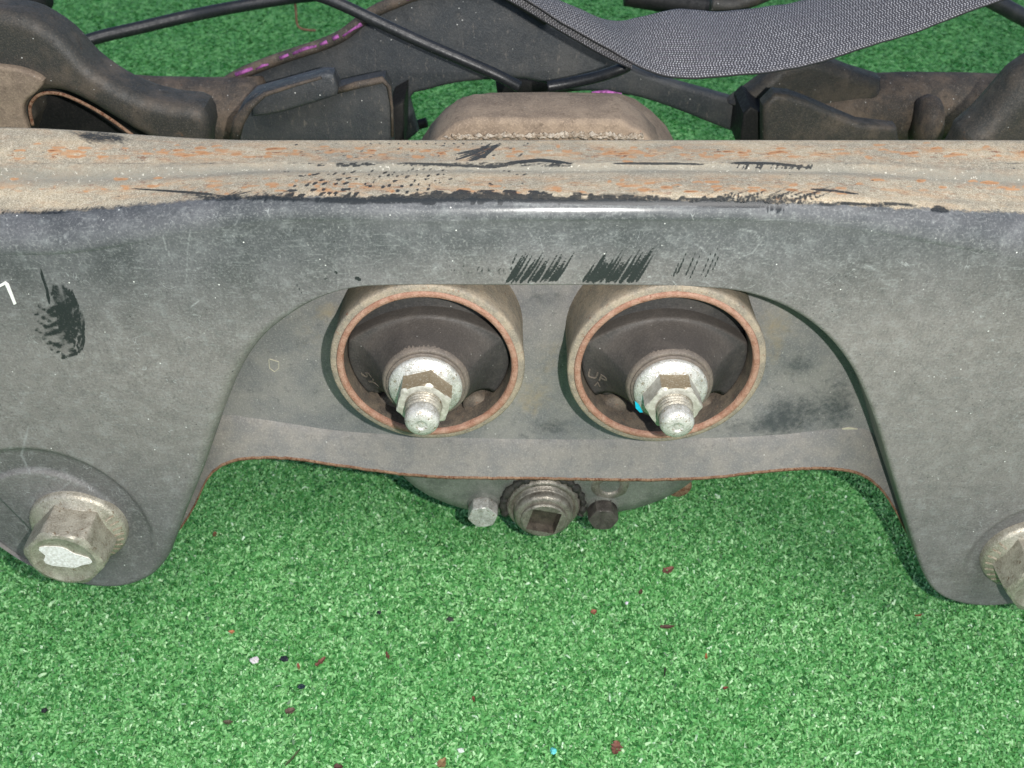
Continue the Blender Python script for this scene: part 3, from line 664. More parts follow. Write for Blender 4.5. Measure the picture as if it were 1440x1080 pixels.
# ---- bushings with nut and stud
def text_mesh(txt, size, ext):
    cu = bpy.data.curves.new("t", 'FONT'); cu.body = txt; cu.size = size; cu.extrude = ext; cu.align_x = 'CENTER'; cu.align_y = 'CENTER'; cu.resolution_u = 3
    ob = bpy.data.objects.new("t", cu); col.objects.link(ob); dg = bpy.context.evaluated_depsgraph_get()
    me = bpy.data.meshes.new_from_object(ob.evaluated_get(dg)); V = np.array([v.co[:] for v in me.vertices]); F = [tuple(p.vertices) for p in me.polygons]
    bpy.data.objects.remove(ob); bpy.data.meshes.remove(me); return V, F
def letters(txt, cx, cz, y, size, rot, m, parent, name="raised_letters", web=None):
    V, F = text_mesh(txt, size, .35); c, s = math.cos(rot), math.sin(rot)
    W = np.stack([cx + V[:, 0] * c - V[:, 1] * s, y - V[:, 2], cz + V[:, 0] * s + V[:, 1] * c], 1)
    if web:
        d = np.hypot(W[:, 0] - web[0], W[:, 2] - web[1]); t = np.clip((web[2] - d) / (web[2] - 16.6), 0, 1); W[:, 1] = web[3] - 15.5 * t ** 1.9 - .1 - V[:, 2]
    return mesh(name, W, F, m, parent, False)
def bushing(cx, cz, r, hexrot, left):
    # pressed sleeve: outer tube, rounded front, bore
    pr = [(r - .6, YP + 2), (r - .6, YP - 4), (r - .4, 8), (r, 3), (r, .8), (r - .25, .1), (r - .8, -.3), (r - 2.6, -.35)]
    V, F = lathe(cx, cz, pr, 96, jit=.006); F = F[:-1]
    sl_ = fixn(mesh("bushing_sleeve", V, F, M_tanring, cm))
    V, F = lathe(cx, cz, [(r - 2.6, .3), (r - 2.7, -.7), (r - 3.1, -1.15), (r - 4.6, -1.1), (r - 5.2, -.5), (r - 5.3, .8)], 96, jit=.004); F = F[:-1]
    mesh("steel_ring", V, F, M_ring, sl_)
    V, F = lathe(cx, cz, [(r - 5.3, .5), (r - 5.6, 3), (r - 5.8, 9), (r - 6, 24), (0.001, 24)], 96)
    mesh("bore", V, F[:-1] if len(F[-1]) > 4 else F, M_wall, sl_)
    V, F = lathe(cx, cz + 0, [(r - 6.1, 20), (r - 6.1, 13.2), (r - 7, 12.6), (.001, 12.4)], 64)
    V[:, 2] = np.maximum(V[:, 2], cz + 2); mesh("rubber_stop_upper", V, F, M_rubber, sl_)
    # rubber web between two voids
    ri = r - 6.0; arch = lambda x: 19.5 - 8.5 * (x / 26) ** 2; zlo = -17.5
    n = 90; pts = []
    for i in range(n):
        a = 2 * math.pi * i / n; x, z = ri * math.cos(a), ri * math.sin(a)
        z = min(z, arch(x)); pts.append((cx + x, cz + max(z, zlo - 4.0 * math.exp(-(x / 11) ** 2) - 1.2 * math.sin(x * .5) if abs(x) < 25 else z)))
    yw = 6.0
    V = []; F = []
    for k, (s, y) in enumerate(((1, 20), (1, yw + 1.2), (.985, yw + .3), (.96, yw))):
        for x, z in pts: V.append((cx + (x - cx) * s, y, cz + (z - cz) * s))
        if k:
            for i in range(n): j = (i + 1) % n; F.append(((k - 1) * n + i, (k - 1) * n + j, k * n + j, k * n + i))
    # face sweeps up to the hub
    base = 3 * n; last = base
    for q in range(1, 9):
        t = q / 8
        for i in range(n):
            x, z = pts[i]; bx, bz = (x - cx) * .96, (z - cz) * .96; a = math.atan2(bz, bx)
            hx, hz = 16.6 * math.cos(a), 16.6 * math.sin(a) * 1.0
            V.append((cx + bx + (hx - bx) * t, yw - 15.5 * t ** 1.9, cz + bz + (hz - bz) * t))
        s0 = last; s1 = len(V) - n
        for i in range(n): j = (i + 1) % n; F.append((s0 + i, s0 + j, s1 + j, s1 + i))
        last = s1
    fixn(mesh("rubber_web", np.array(V), F, M_rubber, sl_))
    pr = [(17.0, yw + 1), (16.9, -5), (16.6, -9.5), (16.1, -10.9), (15.6, -11.3), (14.2, -11.0), (13.9, -10.2), (0.001, -10.2)]
    V, F = lathe(cx, cz, pr, 72, jit=.005); mesh("rubber_hub", V, F, M_hub, sl_)
    V, F = lathe(cx, cz, [(14.6, -10.6), (14.8, -11.2), (14.9, -11.7), (14.6, -12.0), (13.7, -11.9)], 72, jit=.006); F = F[:-1]; mesh("rusty_rim", V, F, M_hub, sl_)
    # flange nut
    yf = -12.4
    V, F = lathe(cx, cz, [(13.6, -11.5), (13.9, yf - .3), (13.7, yf - 1.3), (12.9, yf - 1.9), (10.6, yf - 3.0), (10.2, yf - 3.3), (.001, yf - 3.3)], 72); mesh("nut_flange", V, F, M_zinc, sl_)
    f = hexr(9.3, hexrot)
    V, F = lathe(cx, cz, [(12, yf - 1.5), (12, yf - 9.6), (10.6, yf - 10.6), (9.4, yf - 11.2), (8.8, yf - 11.4), (7.0, yf - 11.3), (6.4, yf - 10.4)], 96, rf=f); F = F[:-1]
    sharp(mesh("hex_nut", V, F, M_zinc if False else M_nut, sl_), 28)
    # threaded stud with dog point
    pr = []; y = yf - 9
    while y > yf - 15.2: pr += [(6.6, y), (6.6, y - .35), (5.5, y - .8), (5.5, y - 1.0)]; y -= 1.45
    V, F = lathe(cx, cz, pr, 48, slip=0); mesh("thread", V, F[:-1], M_brownzinc, sl_)
    pr = [(5.4, y + 2.5), (6.0, y), (6.25, y - .6), (6.3, y - 3.2), (5.9, y - 4.4), (5.0, y - 5.3), (2.6, y - 6.0), (1.9, y - 5.9), (1.7, y - 5.4), (.9, y - 5.5), (.001, y - 5.6)]
    V, F = lathe(cx, cz, pr, 48); mesh("threaded_stud", V, F, M_zinc, sl_)
    if left:
        letters("5Y", cx - 23.8, cz - 9.0, yw - 1.9, 6.4, R(-52), M_hub, sl_, web=(cx, cz, ri * .96, yw))
        V, F = lathe(cx + 22.5, cz - .6, [(1.5, yw), (1.5, yw - 1.5), (1.1, yw - 1.9), (.001, yw - 1.9)], 20); mesh("moulded_pip", V, F, M_hub, sl_)
    else:
        letters("UP", cx - 26.2, cz - 7.5, yw - 1.7, 6.2, R(-8), M_hub, sl_, web=(cx, cz, ri * .96, yw))
        o2 = letters("^", cx - 25.6, cz - 13.0, yw - 1.9, 6.0, R(0), M_hub, sl_, "raised_arrow", web=(cx, cz, ri * .96, yw))
    for sx in (-1, 1):                                             # moulded stops in the lower void
        V, F = lathe(cx + sx * 17.5, cz - 27.0, [(5.2, 22), (5.2, 9), (4.6, 8), (.001, 7.8)], 28); mesh("rubber_stop", V, F, M_wall, sl_)
    return sl_
# nuts' upper flats painted brown by surface normal, standing in for a dark overhead reflection
def nut_material():
    m = MT("dark_reflection_zinc", .38, .25, .5)
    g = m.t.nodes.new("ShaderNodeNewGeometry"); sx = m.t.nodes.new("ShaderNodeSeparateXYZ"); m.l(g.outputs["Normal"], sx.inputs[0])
    n = m.noise(2.2, 5, .7); n3 = m.noise(.7, 3, .6)
    c = m.mix(m.ramp(n, .35, .68), srgb(158, 155, 144), srgb(196, 194, 184))
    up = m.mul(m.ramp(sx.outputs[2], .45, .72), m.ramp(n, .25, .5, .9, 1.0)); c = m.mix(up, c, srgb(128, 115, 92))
    c = m.mix(m.mul(m.ramp(n3, .5, .72), .3), c, srgb(222, 218, 204)); m.color(c); m.bump(n3, .2, .5); m.bump(n, .3, .3); return m.m
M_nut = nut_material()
CL = on_y(601.5, 515, 0.0); CR = on_y(937, 518, 0.0)
bl = bushing(CL[0], CL[2], 37.5, R(15), True); br_ = bushing(CR[0], CR[2], 38.3, R(0), False)
flat_chip("teal_paint_mark", [(893, 565), (899, 570), (904, 580), (900, 580), (894, 574)], -16.0, M_teal, br_, .3)

# ---- the two big mounting bolts low on the ears
def mount_bolt(c, slip, rot, paint):
    V, F = lathe(c[0], c[2], [(20.8, 2.5), (20.9, -1.2), (20.3, -2.6), (19, -3.2), (14.5, -5.6), (14, -6), (.001, -6)], 72, jit=.01, slip=slip)
    b = mesh("mounting_bolt", V, F, M_brownzinc, cm)
    f = hexr(15.2, rot)
    V, F = lathe(c[0], c[2], [(19, -4), (19, -17.5), (16.6, -19.3), (15.0, -20.2), (13.6, -20.6), (12.2, -20.1), (10.8, -19.6), (.001, -19.5)], 96, rf=f, slip=slip)
    sharp(mesh("hex_head", V, F, M_brownzinc, b), 26)
    for k in range(9):                                             # radial cuts in the flange
        a = R(-70 + 13 * k) if slip <= 0 or True else 0
        a = R(-62 + 11 * k) if paint else R(150 + 13 * k)
        p = Vector((math.cos(a), 0, math.sin(a))); q = Vector((-math.sin(a), 0, math.cos(a)))
        ctr = Vector((c[0], 0, c[2])); V = []
        for rr_, yy in ((16.6, -4.9), (20.0, -3.1)):
            for s_ in (-.35, .35): V.append(ctr + p * rr_ + q * s_ + Vector((0, yy, 0))); V.append(ctr + p * rr_ + q * s_ + Vector((0, yy + .8, 0)))
        fixn(mesh("flange_tooth", np.array([tuple(v) for v in V]), [(0, 2, 6, 4), (0, 4, 5, 1), (2, 3, 7, 6), (0, 1, 3, 2), (4, 6, 7, 5)], M_flash, b, False))
    if paint:
        P = []; n = 26
        for i in range(n):
            a = 2 * math.pi * i / n; rr_ = 8.6 * (1 + .16 * math.sin(3 * a + 1) + .1 * math.sin(5 * a)); ca, sa = math.cos(a) * rr_ * 1.15, math.sin(a) * rr_ * .72
            P.append((c[0] + ca * .94 + sa * .34, c[2] - ca * .34 + sa * .94 + 1))
        V = [(x, -19.9, z) for x, z in P] + [(x, -19.3, z) for x, z in P]
        fixn(mesh("white_paint_dab", np.array(V), [tuple(range(n))] + [(i, n + i, n + (i + 1) % n, (i + 1) % n) for i in range(n)], M_dab, b, False))
    return b
mount_bolt(on_y(112, 738, 0), 0, R(-14), True)
mount_bolt(on_y(1446, 778, 0), 0, R(8), False)

# ================================================================== DIFFERENTIAL behind the crossmember
df = thing("differential", (15, 120, 0), "muddy cast differential housing with drain plug poking out behind the crossmember", "differential")
def loft(sections, n=96):
    """sections: (y, cx, cz, half width, half height, squareness) -> rounded body along y"""
    V = []; F = []
    for (y, cx, cz, a, b, e) in sections:
        for i in range(n):
            t = 2 * math.pi * i / n; c, s = math.cos(t), math.sin(t)
            V.append((cx + a * math.copysign(abs(c) ** (2 / e), c), y, cz + b * math.copysign(abs(s) ** (2 / e), s)))
    for k in range(len(sections) - 1):
        for i in range(n): j = (i + 1) % n; F.append((k * n + i, k * n + j, (k + 1) * n + j, (k + 1) * n + i))
    F.append(tuple(range(n))[::-1]); F.append(tuple((len(sections) - 1) * n + i for i in range(n)))
    return np.array(V), F
# upper casting: trapezoid shoulders
tp = outline([(560, 240), (592, 198), (610, 170), (630, 148), (652, 134), (690, 128), (770, 127), (870, 129), (890, 136), (912, 152), (932, 172), (946, 198), (975, 240), (975, 330), (560, 330)], 154)
pressed("upper_casting", [tp], 70, 90, 14, M_castdirty, df, res=6)
cap = outline([(600, 215), (616, 196), (640, 176), (665, 168), (872, 170), (905, 188), (930, 215), (930, 260), (600, 260)], 64)
pressed("cover_pad", [cap], 64, 26, 2.5, M_castdirty, df, res=3)
V = []; F = []
for i in range(150):                                                # torn bits of casting flash along the cover joint
    px = rd.uniform(628, 906); py = 193 - 2.5 * math.sin((px - 628) / 278 * 3.1) + rd.uniform(-2.5, 2.5); c = on_y(px, py, 61.5); b0 = len(V); r_ = rd.uniform(.5, 1.7)
    for k in range(6):
        d = [(1, 0, 0), (-1, 0, 0), (0, 1, 0), (0, -1, 0), (0, 0, 1), (0, 0, -1)][k]; q = rd.uniform(.4, 1.2) * r_
        V.append((c[0] + d[0] * q * 1.4, c[1] + d[1] * q, c[2] + d[2] * q))
    F += [tuple(b0 + v for v in f) for f in ((0, 2, 4), (2, 1, 4), (1, 3, 4), (3, 0, 4), (2, 0, 5), (1, 2, 5), (3, 1, 5), (0, 3, 5))]
tag(mesh("casting_flash", np.array(V), F, M_flash, df, False), kind="stuff")
# lower casting
lo = loft([(51.5, 19, Z0 - 62, 30, 30, 2.2), (52.5, 19, Z0 - 64, 76, 62, 2.5), (54, 19, Z0 - 64, 82, 68, 2.5), (58, 19, Z0 - 64, 84, 70.5, 2.5), (75, 19, Z0 - 60, 78, 68, 2.4), (150, 16, Z0 - 50, 62, 60, 2.3), (190, 16, Z0 - 40, 40, 40, 2.2)])
mesh("lower_casting", *lo, M_cast, df)
pc = on_y(764, 712, 50); 
V, F = lathe(pc[0], pc[2], [(20.5, 66), (19.5, 55), (18.6, 50), (17.6, 48.6), (16.2, 48.4), (15.6, 49.6), (15.0, 49.8), (15.0, 46.8), (14.2, 46.2), (.001, 46.2)], 64, jit=.02)
dp = mesh("drain_plug_boss", V, F, M_plug, df)
V, F = lathe(pc[0], pc[2], [(14.4, 47), (14.6, 43.6), (13.6, 42.2), (11.5, 41.6), (11.0, 41.8)], 64); F = F[:-1]; mesh("plug_washer", V, F, M_plug, dp)
P = [(pc[0] + 20.2 * math.cos(a), 50.6 + rd.uniform(-.5, .5), pc[2] + 20.2 * math.sin(a)) for a in np.linspace(R(-20), R(200), 60)]
V, F = tube(P, [rd.uniform(.9, 2.4) for _ in P], 8); mesh("sealant_bead", V, F, M_grease, dp)
# plug face with a square socket
sqr = lambda a: 7.3 / max(abs(math.cos(a - R(-14))), abs(math.sin(a - R(-14))))
V = []; F = []; n = 96
for k, (rr_, y, sq) in enumerate(((11.6, 46, 0), (11.4, 40.2, 0), (10.6, 39.6, 0), (0, 39.5, 1), (0, 43.6, 1), (0, 43.6, 2))):
    for i in range(n):
        a = 2 * math.pi * i / n; r_ = rr_ if sq == 0 else (sqr(a) * (.86 if k == 4 else 1) if sq == 1 else .01)
        V.append((pc[0] + r_ * math.cos(a), y, pc[2] + r_ * math.sin(a)))
    if k and k < 4:
        for i in range(n): j = (i + 1) % n; F.append(((k - 1) * n + i, (k - 1) * n + j, k * n + j, k * n + i))
F2 = [((k - 1) * n + i, (k - 1) * n + (i + 1) % n, k * n + (i + 1) % n, k * n + i) for k in (4, 5) for i in range(n)]
sharp(mesh("square_socket_plug", np.array(V)[:4 * n], F, M_plug, dp), 25)
sharp(mesh("socket_recess", np.array(V)[3 * n:], [tuple(v - 3 * n for v in f) for f in F2], M_socket, dp), 25)
for (px, py, mm_, rt) in ((679, 722, M_zinc, 10), (848, 726, M_darkbolt, 0)):
    c = on_y(px, py, 46)
    V, F = lathe(c[0], c[2], [(8.2, 66), (8.2, 52), (7.6, 50.8), (7.6, 50)], 40); F = F[:-1]
    cb = mesh("cover_bolt", V, F, M_cast, df)
    V, F = lathe(c[0], c[2], [(9, 54), (9, 44.6), (7.4, 43.4), (6.6, 43.1), (.001, 43.4)], 48, rf=hexr(6.7, R(rt))); sharp(mesh("bolt_head", V, F, mm_, cb), 26)
c = on_y(857, 677, 55); V, F = lathe(c[0], c[2], [(13, 64), (11, 53), (8.0, 51.4), (5.4, 51.2), (4.6, 53), (4.0, 60), (.001, 60)], 40, jit=.08); mesh("threaded_boss", V, F, M_plug, df)
c = on_y(953, 680, 62); V, F = lathe(c[0], c[2], [(7, 80), (7, 60), (6, 58.5), (.001, 58.5)], 32); mesh("rusty_stud", V, F, M_edge, df)
c = on_y(900, 132, 150); 
def px_paint(name, pts, wpx, y, m, parent): return ribbon_px(name, pts, wpx, y, m, parent, .5)

# ================================================================== REAR SUBFRAME in the background
rf_ = thing("rear_subframe", (0, 260, 0), "muddy dark rear subframe with curved end arms and a humped middle pressing", "subframe")
YA = 235
hump = outline([(300, 205), (296, 160), (318, 118), (345, 104), (400, 82), (452, 66), (484, 50), (520, 22), (556, 4), (600, -10), (690, -14), (730, 4), (770, 30), (830, 62), (882, 92), (930, 112), (1000, 132), (1050, 146), (1080, 152), (1082, 172), (1066, 196), (1010, 178), (960, 158), (900, 138), (850, 130), (800, 127), (740, 112), (690, 113), (640, 118), (600, 128), (575, 140), (566, 205)], YA, 3)
pressed("hump_pressing", [hump], YA, 9, 3, M_fargrey, rf_, res=4)
# rolled rim along the hump's upper edge
rim = [on_y(a, b, YA - 2) for a, b in [(318, 116), (345, 101), (400, 80), (452, 63), (484, 48), (520, 20), (556, 3), (600, -11), (690, -15), (730, 2), (770, 28)]]
rimp = spline(rim, 6)
V, F = tube([tuple(p) for p in rimp], 4.0, 12, .8); rm = mesh("rolled_rim", V, F, M_farbrown, rf_)
for a in [[(334, 104), (345, 100), (358, 95)], [(362, 96), (372, 91), (380, 89)], [(396, 81), (408, 76)], [(414, 75), (430, 68), (447, 64)], [(452, 62), (462, 58)], [(484, 50), (498, 40), (510, 33)], [(572, -2), (586, -6), (598, -9)], [(470, 54), (478, 50)]]:
    P = [tuple(on_y(x, y + 1.5, YA - 2) + np.array([0, -3.2, 1.5])) for x, y in a]; V, F = tube(P, [rd.uniform(.7, 1.25) for _ in P], 8); mesh("magenta_mark", V, F, M_pink, rm)
# brackets
b1 = outline([(330, 205), (326, 178), (338, 152), (356, 134), (400, 122), (450, 108), (466, 108), (474, 126), (510, 118), (540, 112), (548, 130), (552, 205)], 190)
pressed("front_bracket", [b1], 190, 14, 2.2, M_fargrey, rf_, res=3)
b2 = outline([(352, 150), (372, 134), (455, 110), (466, 112), (472, 134), (470, 142), (440, 152), (400, 164), (372, 170), (352, 172)], 172)
pressed("bracket_tongue", [b2], 178, 8, 2.5, M_fargrey, rf_, res=3)
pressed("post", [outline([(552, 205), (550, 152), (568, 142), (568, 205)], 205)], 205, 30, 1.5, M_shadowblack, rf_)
b3 = outline([(1074, 210), (1074, 150), (1090, 134), (1112, 136), (1140, 146), (1172, 160), (1210, 176), (1262, 182), (1266, 210)], 185)
pressed("front_bracket", [b3], 185, 12, 3, M_far, rf_, res=4)
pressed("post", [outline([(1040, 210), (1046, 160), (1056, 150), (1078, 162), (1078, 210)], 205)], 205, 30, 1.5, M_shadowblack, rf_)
b4 = outline([(1030, 150), (1072, 120), (1100, 96), (1140, 84), (1170, 92), (1200, 104), (1240, 116), (1240, 205), (1060, 205), (1050, 160)], 225)
pressed("side_pressing", [b4], 225, 18, 6, M_far, rf_, res=5)
V, F = tube([tuple(on_y(a, b, 189)) for a, b in [(474, 128), (500, 120), (538, 112), (547, 122), (551, 150), (552, 192)]], [1.6, 2.0, 1.8, 1.2, .8, .8], 10); mesh("bracket_edge", V, F, M_farbrown, rf_)
V, F = tube([tuple(on_y(a, b, 171)) for a, b in [(330, 196), (336, 170), (352, 148), (372, 133), (410, 121), (452, 109)]], [2.6, 3.0, 2.0, 1.2, .9, .8], 10); mesh("bracket_edge", V, F, M_farbrown, rf_)
web_ = outline([(-90, 88), (0, 92), (36, 98), (62, 112), (52, 128), (38, 140), (34, 158), (38, 215), (-90, 215)], 128, 3)
pressed("dusty_web", [web_], 126, 5, 1.5, M_castdirty, rf_)
# cross tubes either side
V, F = tube([tuple(on_y(a, b, 225)) for a, b in [(60, 140), (140, 142), (220, 150), (300, 158), (345, 160), (380, 150)]], [15, 15.5, 16.5, 19, 20, 17], 28); mesh("cross_tube", V, F, M_farbrown, rf_)
V, F = tube([tuple(on_y(a, b, 240)) for a, b in [(1130, 156), (1190, 155), (1260, 152), (1340, 150), (1420, 150), (1560, 150)]], [18, 20, 20, 19, 18, 18], 28); mesh("cross_tube", V, F, M_farbrown, rf_)
V, F = tube([tuple(on_y(a, b, 212)) for a, b in [(1290, 172), (1303, 172), (1316, 171)]], [13, 15, 13], 24); mesh("weld_collar", V, F, M_farbrown, rf_)
# end arms
arm = outline([(-120, -10), (-60, 12), (0, 20), (40, 30), (84, 58), (120, 96), (160, 124), (200, 142), (240, 152), (282, 160), (288, 205), (240, 260), (-120, 260)], 130, 3)
hole = outline([(44, 168), (40, 150), (48, 136), (62, 129), (84, 130), (104, 137), (130, 150), (156, 166), (186, 184), (212, 204), (160, 235), (36, 235), (36, 190)], 130, 3)
pressed("end_arm", [arm, hole], 130, 24, 6, M_far, rf_, res=6)
inn = outline([(20, 110), (240, 130), (240, 240), (20, 240)], 172)
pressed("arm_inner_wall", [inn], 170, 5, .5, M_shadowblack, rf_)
V, F = tube([tuple(p) for p in spline([on_y(a, b, 128) for a, b in [(46, 176), (42, 152), (50, 137), (64, 131), (84, 132), (104, 139), (130, 152), (156, 168), (178, 184), (196, 197)]], 5)], .8, 8); mesh("hole_rim", V, F, M_edge, rf_)
arm2 = outline([(1600, 40), (1500, 80), (1446, 112), (1430, 128), (1414, 146), (1400, 162), (1384, 178), (1370, 190), (1360, 204), (1360, 260), (1600, 260)], 135, 3)
pressed("end_arm", [arm2], 135, 28, 12, M_far, rf_, res=6)
# clutter upper left and right
V, F = tube([tuple(on_y(a, b, 330)) for a, b in [(-40, 20), (0, 24), (40, 28), (70, 46), (98, 72)]], [16, 13, 9, 7, 5], 16); mesh("arm_stub", V, F, M_shadowblack, rf_)
V, F = tube([tuple(on_y(a, b, 420)) for a, b in [(-60, 2), (0, 4), (30, 2), (58, -12)]], [22, 20, 16, 12], 16); mesh("arm_stub", V, F, M_shadowblack, rf_)
V, F = tube([tuple(on_y(a, b, 300)) for a, b in [(700, 125), (800, 108), (886, 104), (890, 125)]], [9, 9, 8, 8], 14); mesh("lower_tube", V, F, M_shadowblack, rf_)
V, F = tube([tuple(on_y(a, b, 260)) for a, b in [(560, 190), (578, 178), (600, 172)]], [3, 3, 3], 10); mesh("lower_tube", V, F, M_shadowblack, rf_)

# ---- loose lines
def line(name, pts, yd, r, m, label, cat, n=12):
    if not isinstance(yd, list): yd = [yd] * len(pts)
    P = spline([on_y(a, b, d) for (a, b), d in zip(pts, yd)], 8); V, F = tube([tuple(p) for p in P], r, n)
    return tag(mesh(name, V, F, m), label, cat)
line("hose", [(424, -14), (470, 2), (530, 30), (590, 58), (650, 84), (700, 106), (730, 122)], [200, 198, 196, 194, 192, 190, 190], 2.9, M_black, "black hose slanting across the humped pressing down to the housing", "hose", 16)
line("cable", [(770, 122), (800, 117), (840, 108), (868, 99), (884, 92)], [190, 190, 188, 186, 186], 2.9, M_black, "short black cable end beneath the grey strap", "cable", 16)
line("rod", [(98, 66), (140, 52), (200, 38), (260, 24), (330, 10), (420, -4), (520, -12)], [330, 340, 350, 360, 380, 400, 420], 4.0, M_black, "thin black rod crossing the turf at upper left", "rod", 14)
line("rod", [(1380, -8), (1400, 3), (1450, 30), (1500, 56)], [330, 330, 330, 330], 5.0, M_black, "black rod over the turf at the upper right corner", "rod", 14)
line("wire", [(414, -6), (416, 14), (418, 34), (426, 41), (444, 43)], [520] * 5, 1.0, M_edge, "thin rusty hooked wire lying on far turf", "wire", 8)
line("tie_rod", [(1000, 6), (1030, 8), (1060, -2), (1090, -14)], [300] * 4, 4.5, M_far, "grey rod end showing above the strap", "rod", 12)
line("bar", [(880, -8), (940, 2), (990, 10), (1010, 14)], [340] * 4, 7, M_shadowblack, "dark bar partly hidden behind the strap", "bar", 12)

# ---- webbing strap
def strap_material():
    m = MT("woven_webbing", .5, 0, .35)
    uvn = m.t.nodes.new("ShaderNodeUVMap"); uv = uvn.outputs[0]
    sep = m.t.nodes.new("ShaderNodeSeparateXYZ"); m.l(uv, sep.inputs[0])      # x: mm along, y: mm across
    def mth(op, a, b=None):
        n = m.t.nodes.new("ShaderNodeMath"); n.operation = op
        for i, v in enumerate((a, b)):
            if v is None: continue
            if isinstance(v, (int, float)): n.inputs[i].default_value = v
            else: m.l(v, n.inputs[i])
        return n.outputs[0]
    rows_ = mth('MULTIPLY', sep.outputs[1], 2 * math.pi / 2.1)
    tri = mth('MULTIPLY', mth('PINGPONG', sep.outputs[1], 2.1), .55)
    al = mth('SINE', mth('MULTIPLY', mth('ADD', sep.outputs[0], tri), 2 * math.pi / 1.4))
    ac = mth('ABSOLUTE', mth('SINE', mth('MULTIPLY', sep.outputs[1], math.pi / 1.05)))
    h = mth('MULTIPLY', mth('ADD', mth('MULTIPLY', al, .5), .5), ac)
    uvm = m.map((1, 1, 1), src=uv); nz_ = m.noise(1.6, 4, .75, vec=uvm); nb = m.noise(9, 3, .6, vec=uvm)
    v = mth('ADD', h, mth('MULTIPLY', mth('SUBTRACT', nz_, .5), 1.7))
    c = m.mix(m.ramp(v, .12, .85), srgb(70, 69, 72), srgb(156, 155, 158)); c = m.mix(m.mul(m.ramp(v, .65, 1.0), .85), c, srgb(226, 224, 226))
    c = m.mix(m.mul(m.ramp(nb, .45, .7), .2), c, srgb(96, 94, 98)); m.color(c); m.bump(h, .55, .9); return m.m
def strap():
    # near edge and far edge given along the drape
    lowp = [(676, -30, 150), (735, -3, 150), (793, 31, 150), (852, 67, 151), (900, 94, 152), (950, 107, 153), (1010, 108, 154), (1080, 101, 156), (1160, 84, 158), (1240, 60, 161), (1330, 28, 165), (1410, 0, 169), (1500, -36, 172)]
    upp = [(690, -34, 165), (752, -8, 168), (810, 10, 172), (862, 28, 176), (905, 24, 186), (955, 12, 194), (1010, 15, 198), (1064, 12, 199), (1125, 0, 201), (1200, -22, 204), (1290, -52, 208), (1370, -84, 212), (1460, -120, 215)]
    A = spline([on_y(a, b, y) for a, b, y in lowp], 14); B = spline([on_y(a, b, y) for a, b, y in upp], 14)
    n = len(A); k = 22; V = []; uv = []; s = 0
    for i in range(n):
        if i: s += np.linalg.norm((A[i] + B[i]) / 2 - (A[i - 1] + B[i - 1]) / 2)
        wv = 46.0
        for j in range(k):
            t = j / (k - 1); p = A[i] + (B[i] - A[i]) * t
            p = p + np.array([0, 0, 2.5 * math.sin(t * math.pi) + .5 * math.sin(s * .11 + t * 5)]); V.append(p); uv.append((s, t * 44))
    V = np.array(V); th = np.array([0, .9, -1.1]); nv = len(V)
    V += np.array([[0, 0, .35 * mnoise.noise(Vector((a / 9, b / 3, 0)))] for a, b in uv])
    W = np.concatenate([V, V + th]); F = []
    g = grid_faces(n, k); F = [tuple(f) for f in g] + [tuple(f[::-1] + nv) for f in g]
    for i in range(n - 1):
        a, b = i * k, (i + 1) * k; F.append((a, a + nv, b + nv, b)); a, b = a + k - 1, b + k - 1; F.append((a, b, b + nv, a + nv))
    o = fixn(mesh("strap", W, F, strap_material()))
    l = o.data.uv_layers.new(name="UVMap"); uv2 = uv + uv
    for lp in o.data.loops: l.data[lp.index].uv = uv2[lp.vertex_index]
    return tag(o, "wide grey woven webbing strap sagging across the top", "strap")
st_ = strap()
def fold():
    A = spline([on_y(a, b, y) for a, b, y in [(668, -26, 158), (735, 11, 157), (790, 44, 156), (850, 78, 155), (888, 96, 154)]], 12)
    B = spline([on_y(a, b, y) for a, b, y in [(680, -44, 160), (742, -8, 159), (797, 26, 158), (856, 60, 157), (892, 84, 156)]], 12)
    n = len(A); k = 7; V = []; uv = []; s = 0
    for i in range(n):
        if i: s += np.linalg.norm(A[i] - A[i - 1])
        for j in range(k): V.append(A[i] + (B[i] - A[i]) * j / (k - 1)); uv.append((s, j / (k - 1) * 11))
    V = np.array(V); nv = len(V); W = np.concatenate([V, V + np.array([0, .9, -1.1])])
    g = grid_faces(n, k); F = [tuple(f) for f in g] + [tuple(f[::-1] + nv) for f in g]
    for i in range(n - 1):
        a, b = i * k, (i + 1) * k; F.append((a, a + nv, b + nv, b)); a, b = a + k - 1, b + k - 1; F.append((a, b, b + nv, a + nv))
    o = fixn(mesh("folded_edge", W, F, st_.data.materials[0], st_)); l = o.data.uv_layers.new(name="UVMap"); uv2 = uv + uv
    for lp in o.data.loops: l.data[lp.index].uv = uv2[lp.vertex_index]
fold()
# magenta dab on the diff casting
V, F = tube([tuple(on_y(a, b, 154)) for a, b in [(832, 130), (852, 129.5), (874, 132)]], [1.0, 2.2, .8], 10, .5); mesh("magenta_mark", V, F, M_pink, df)

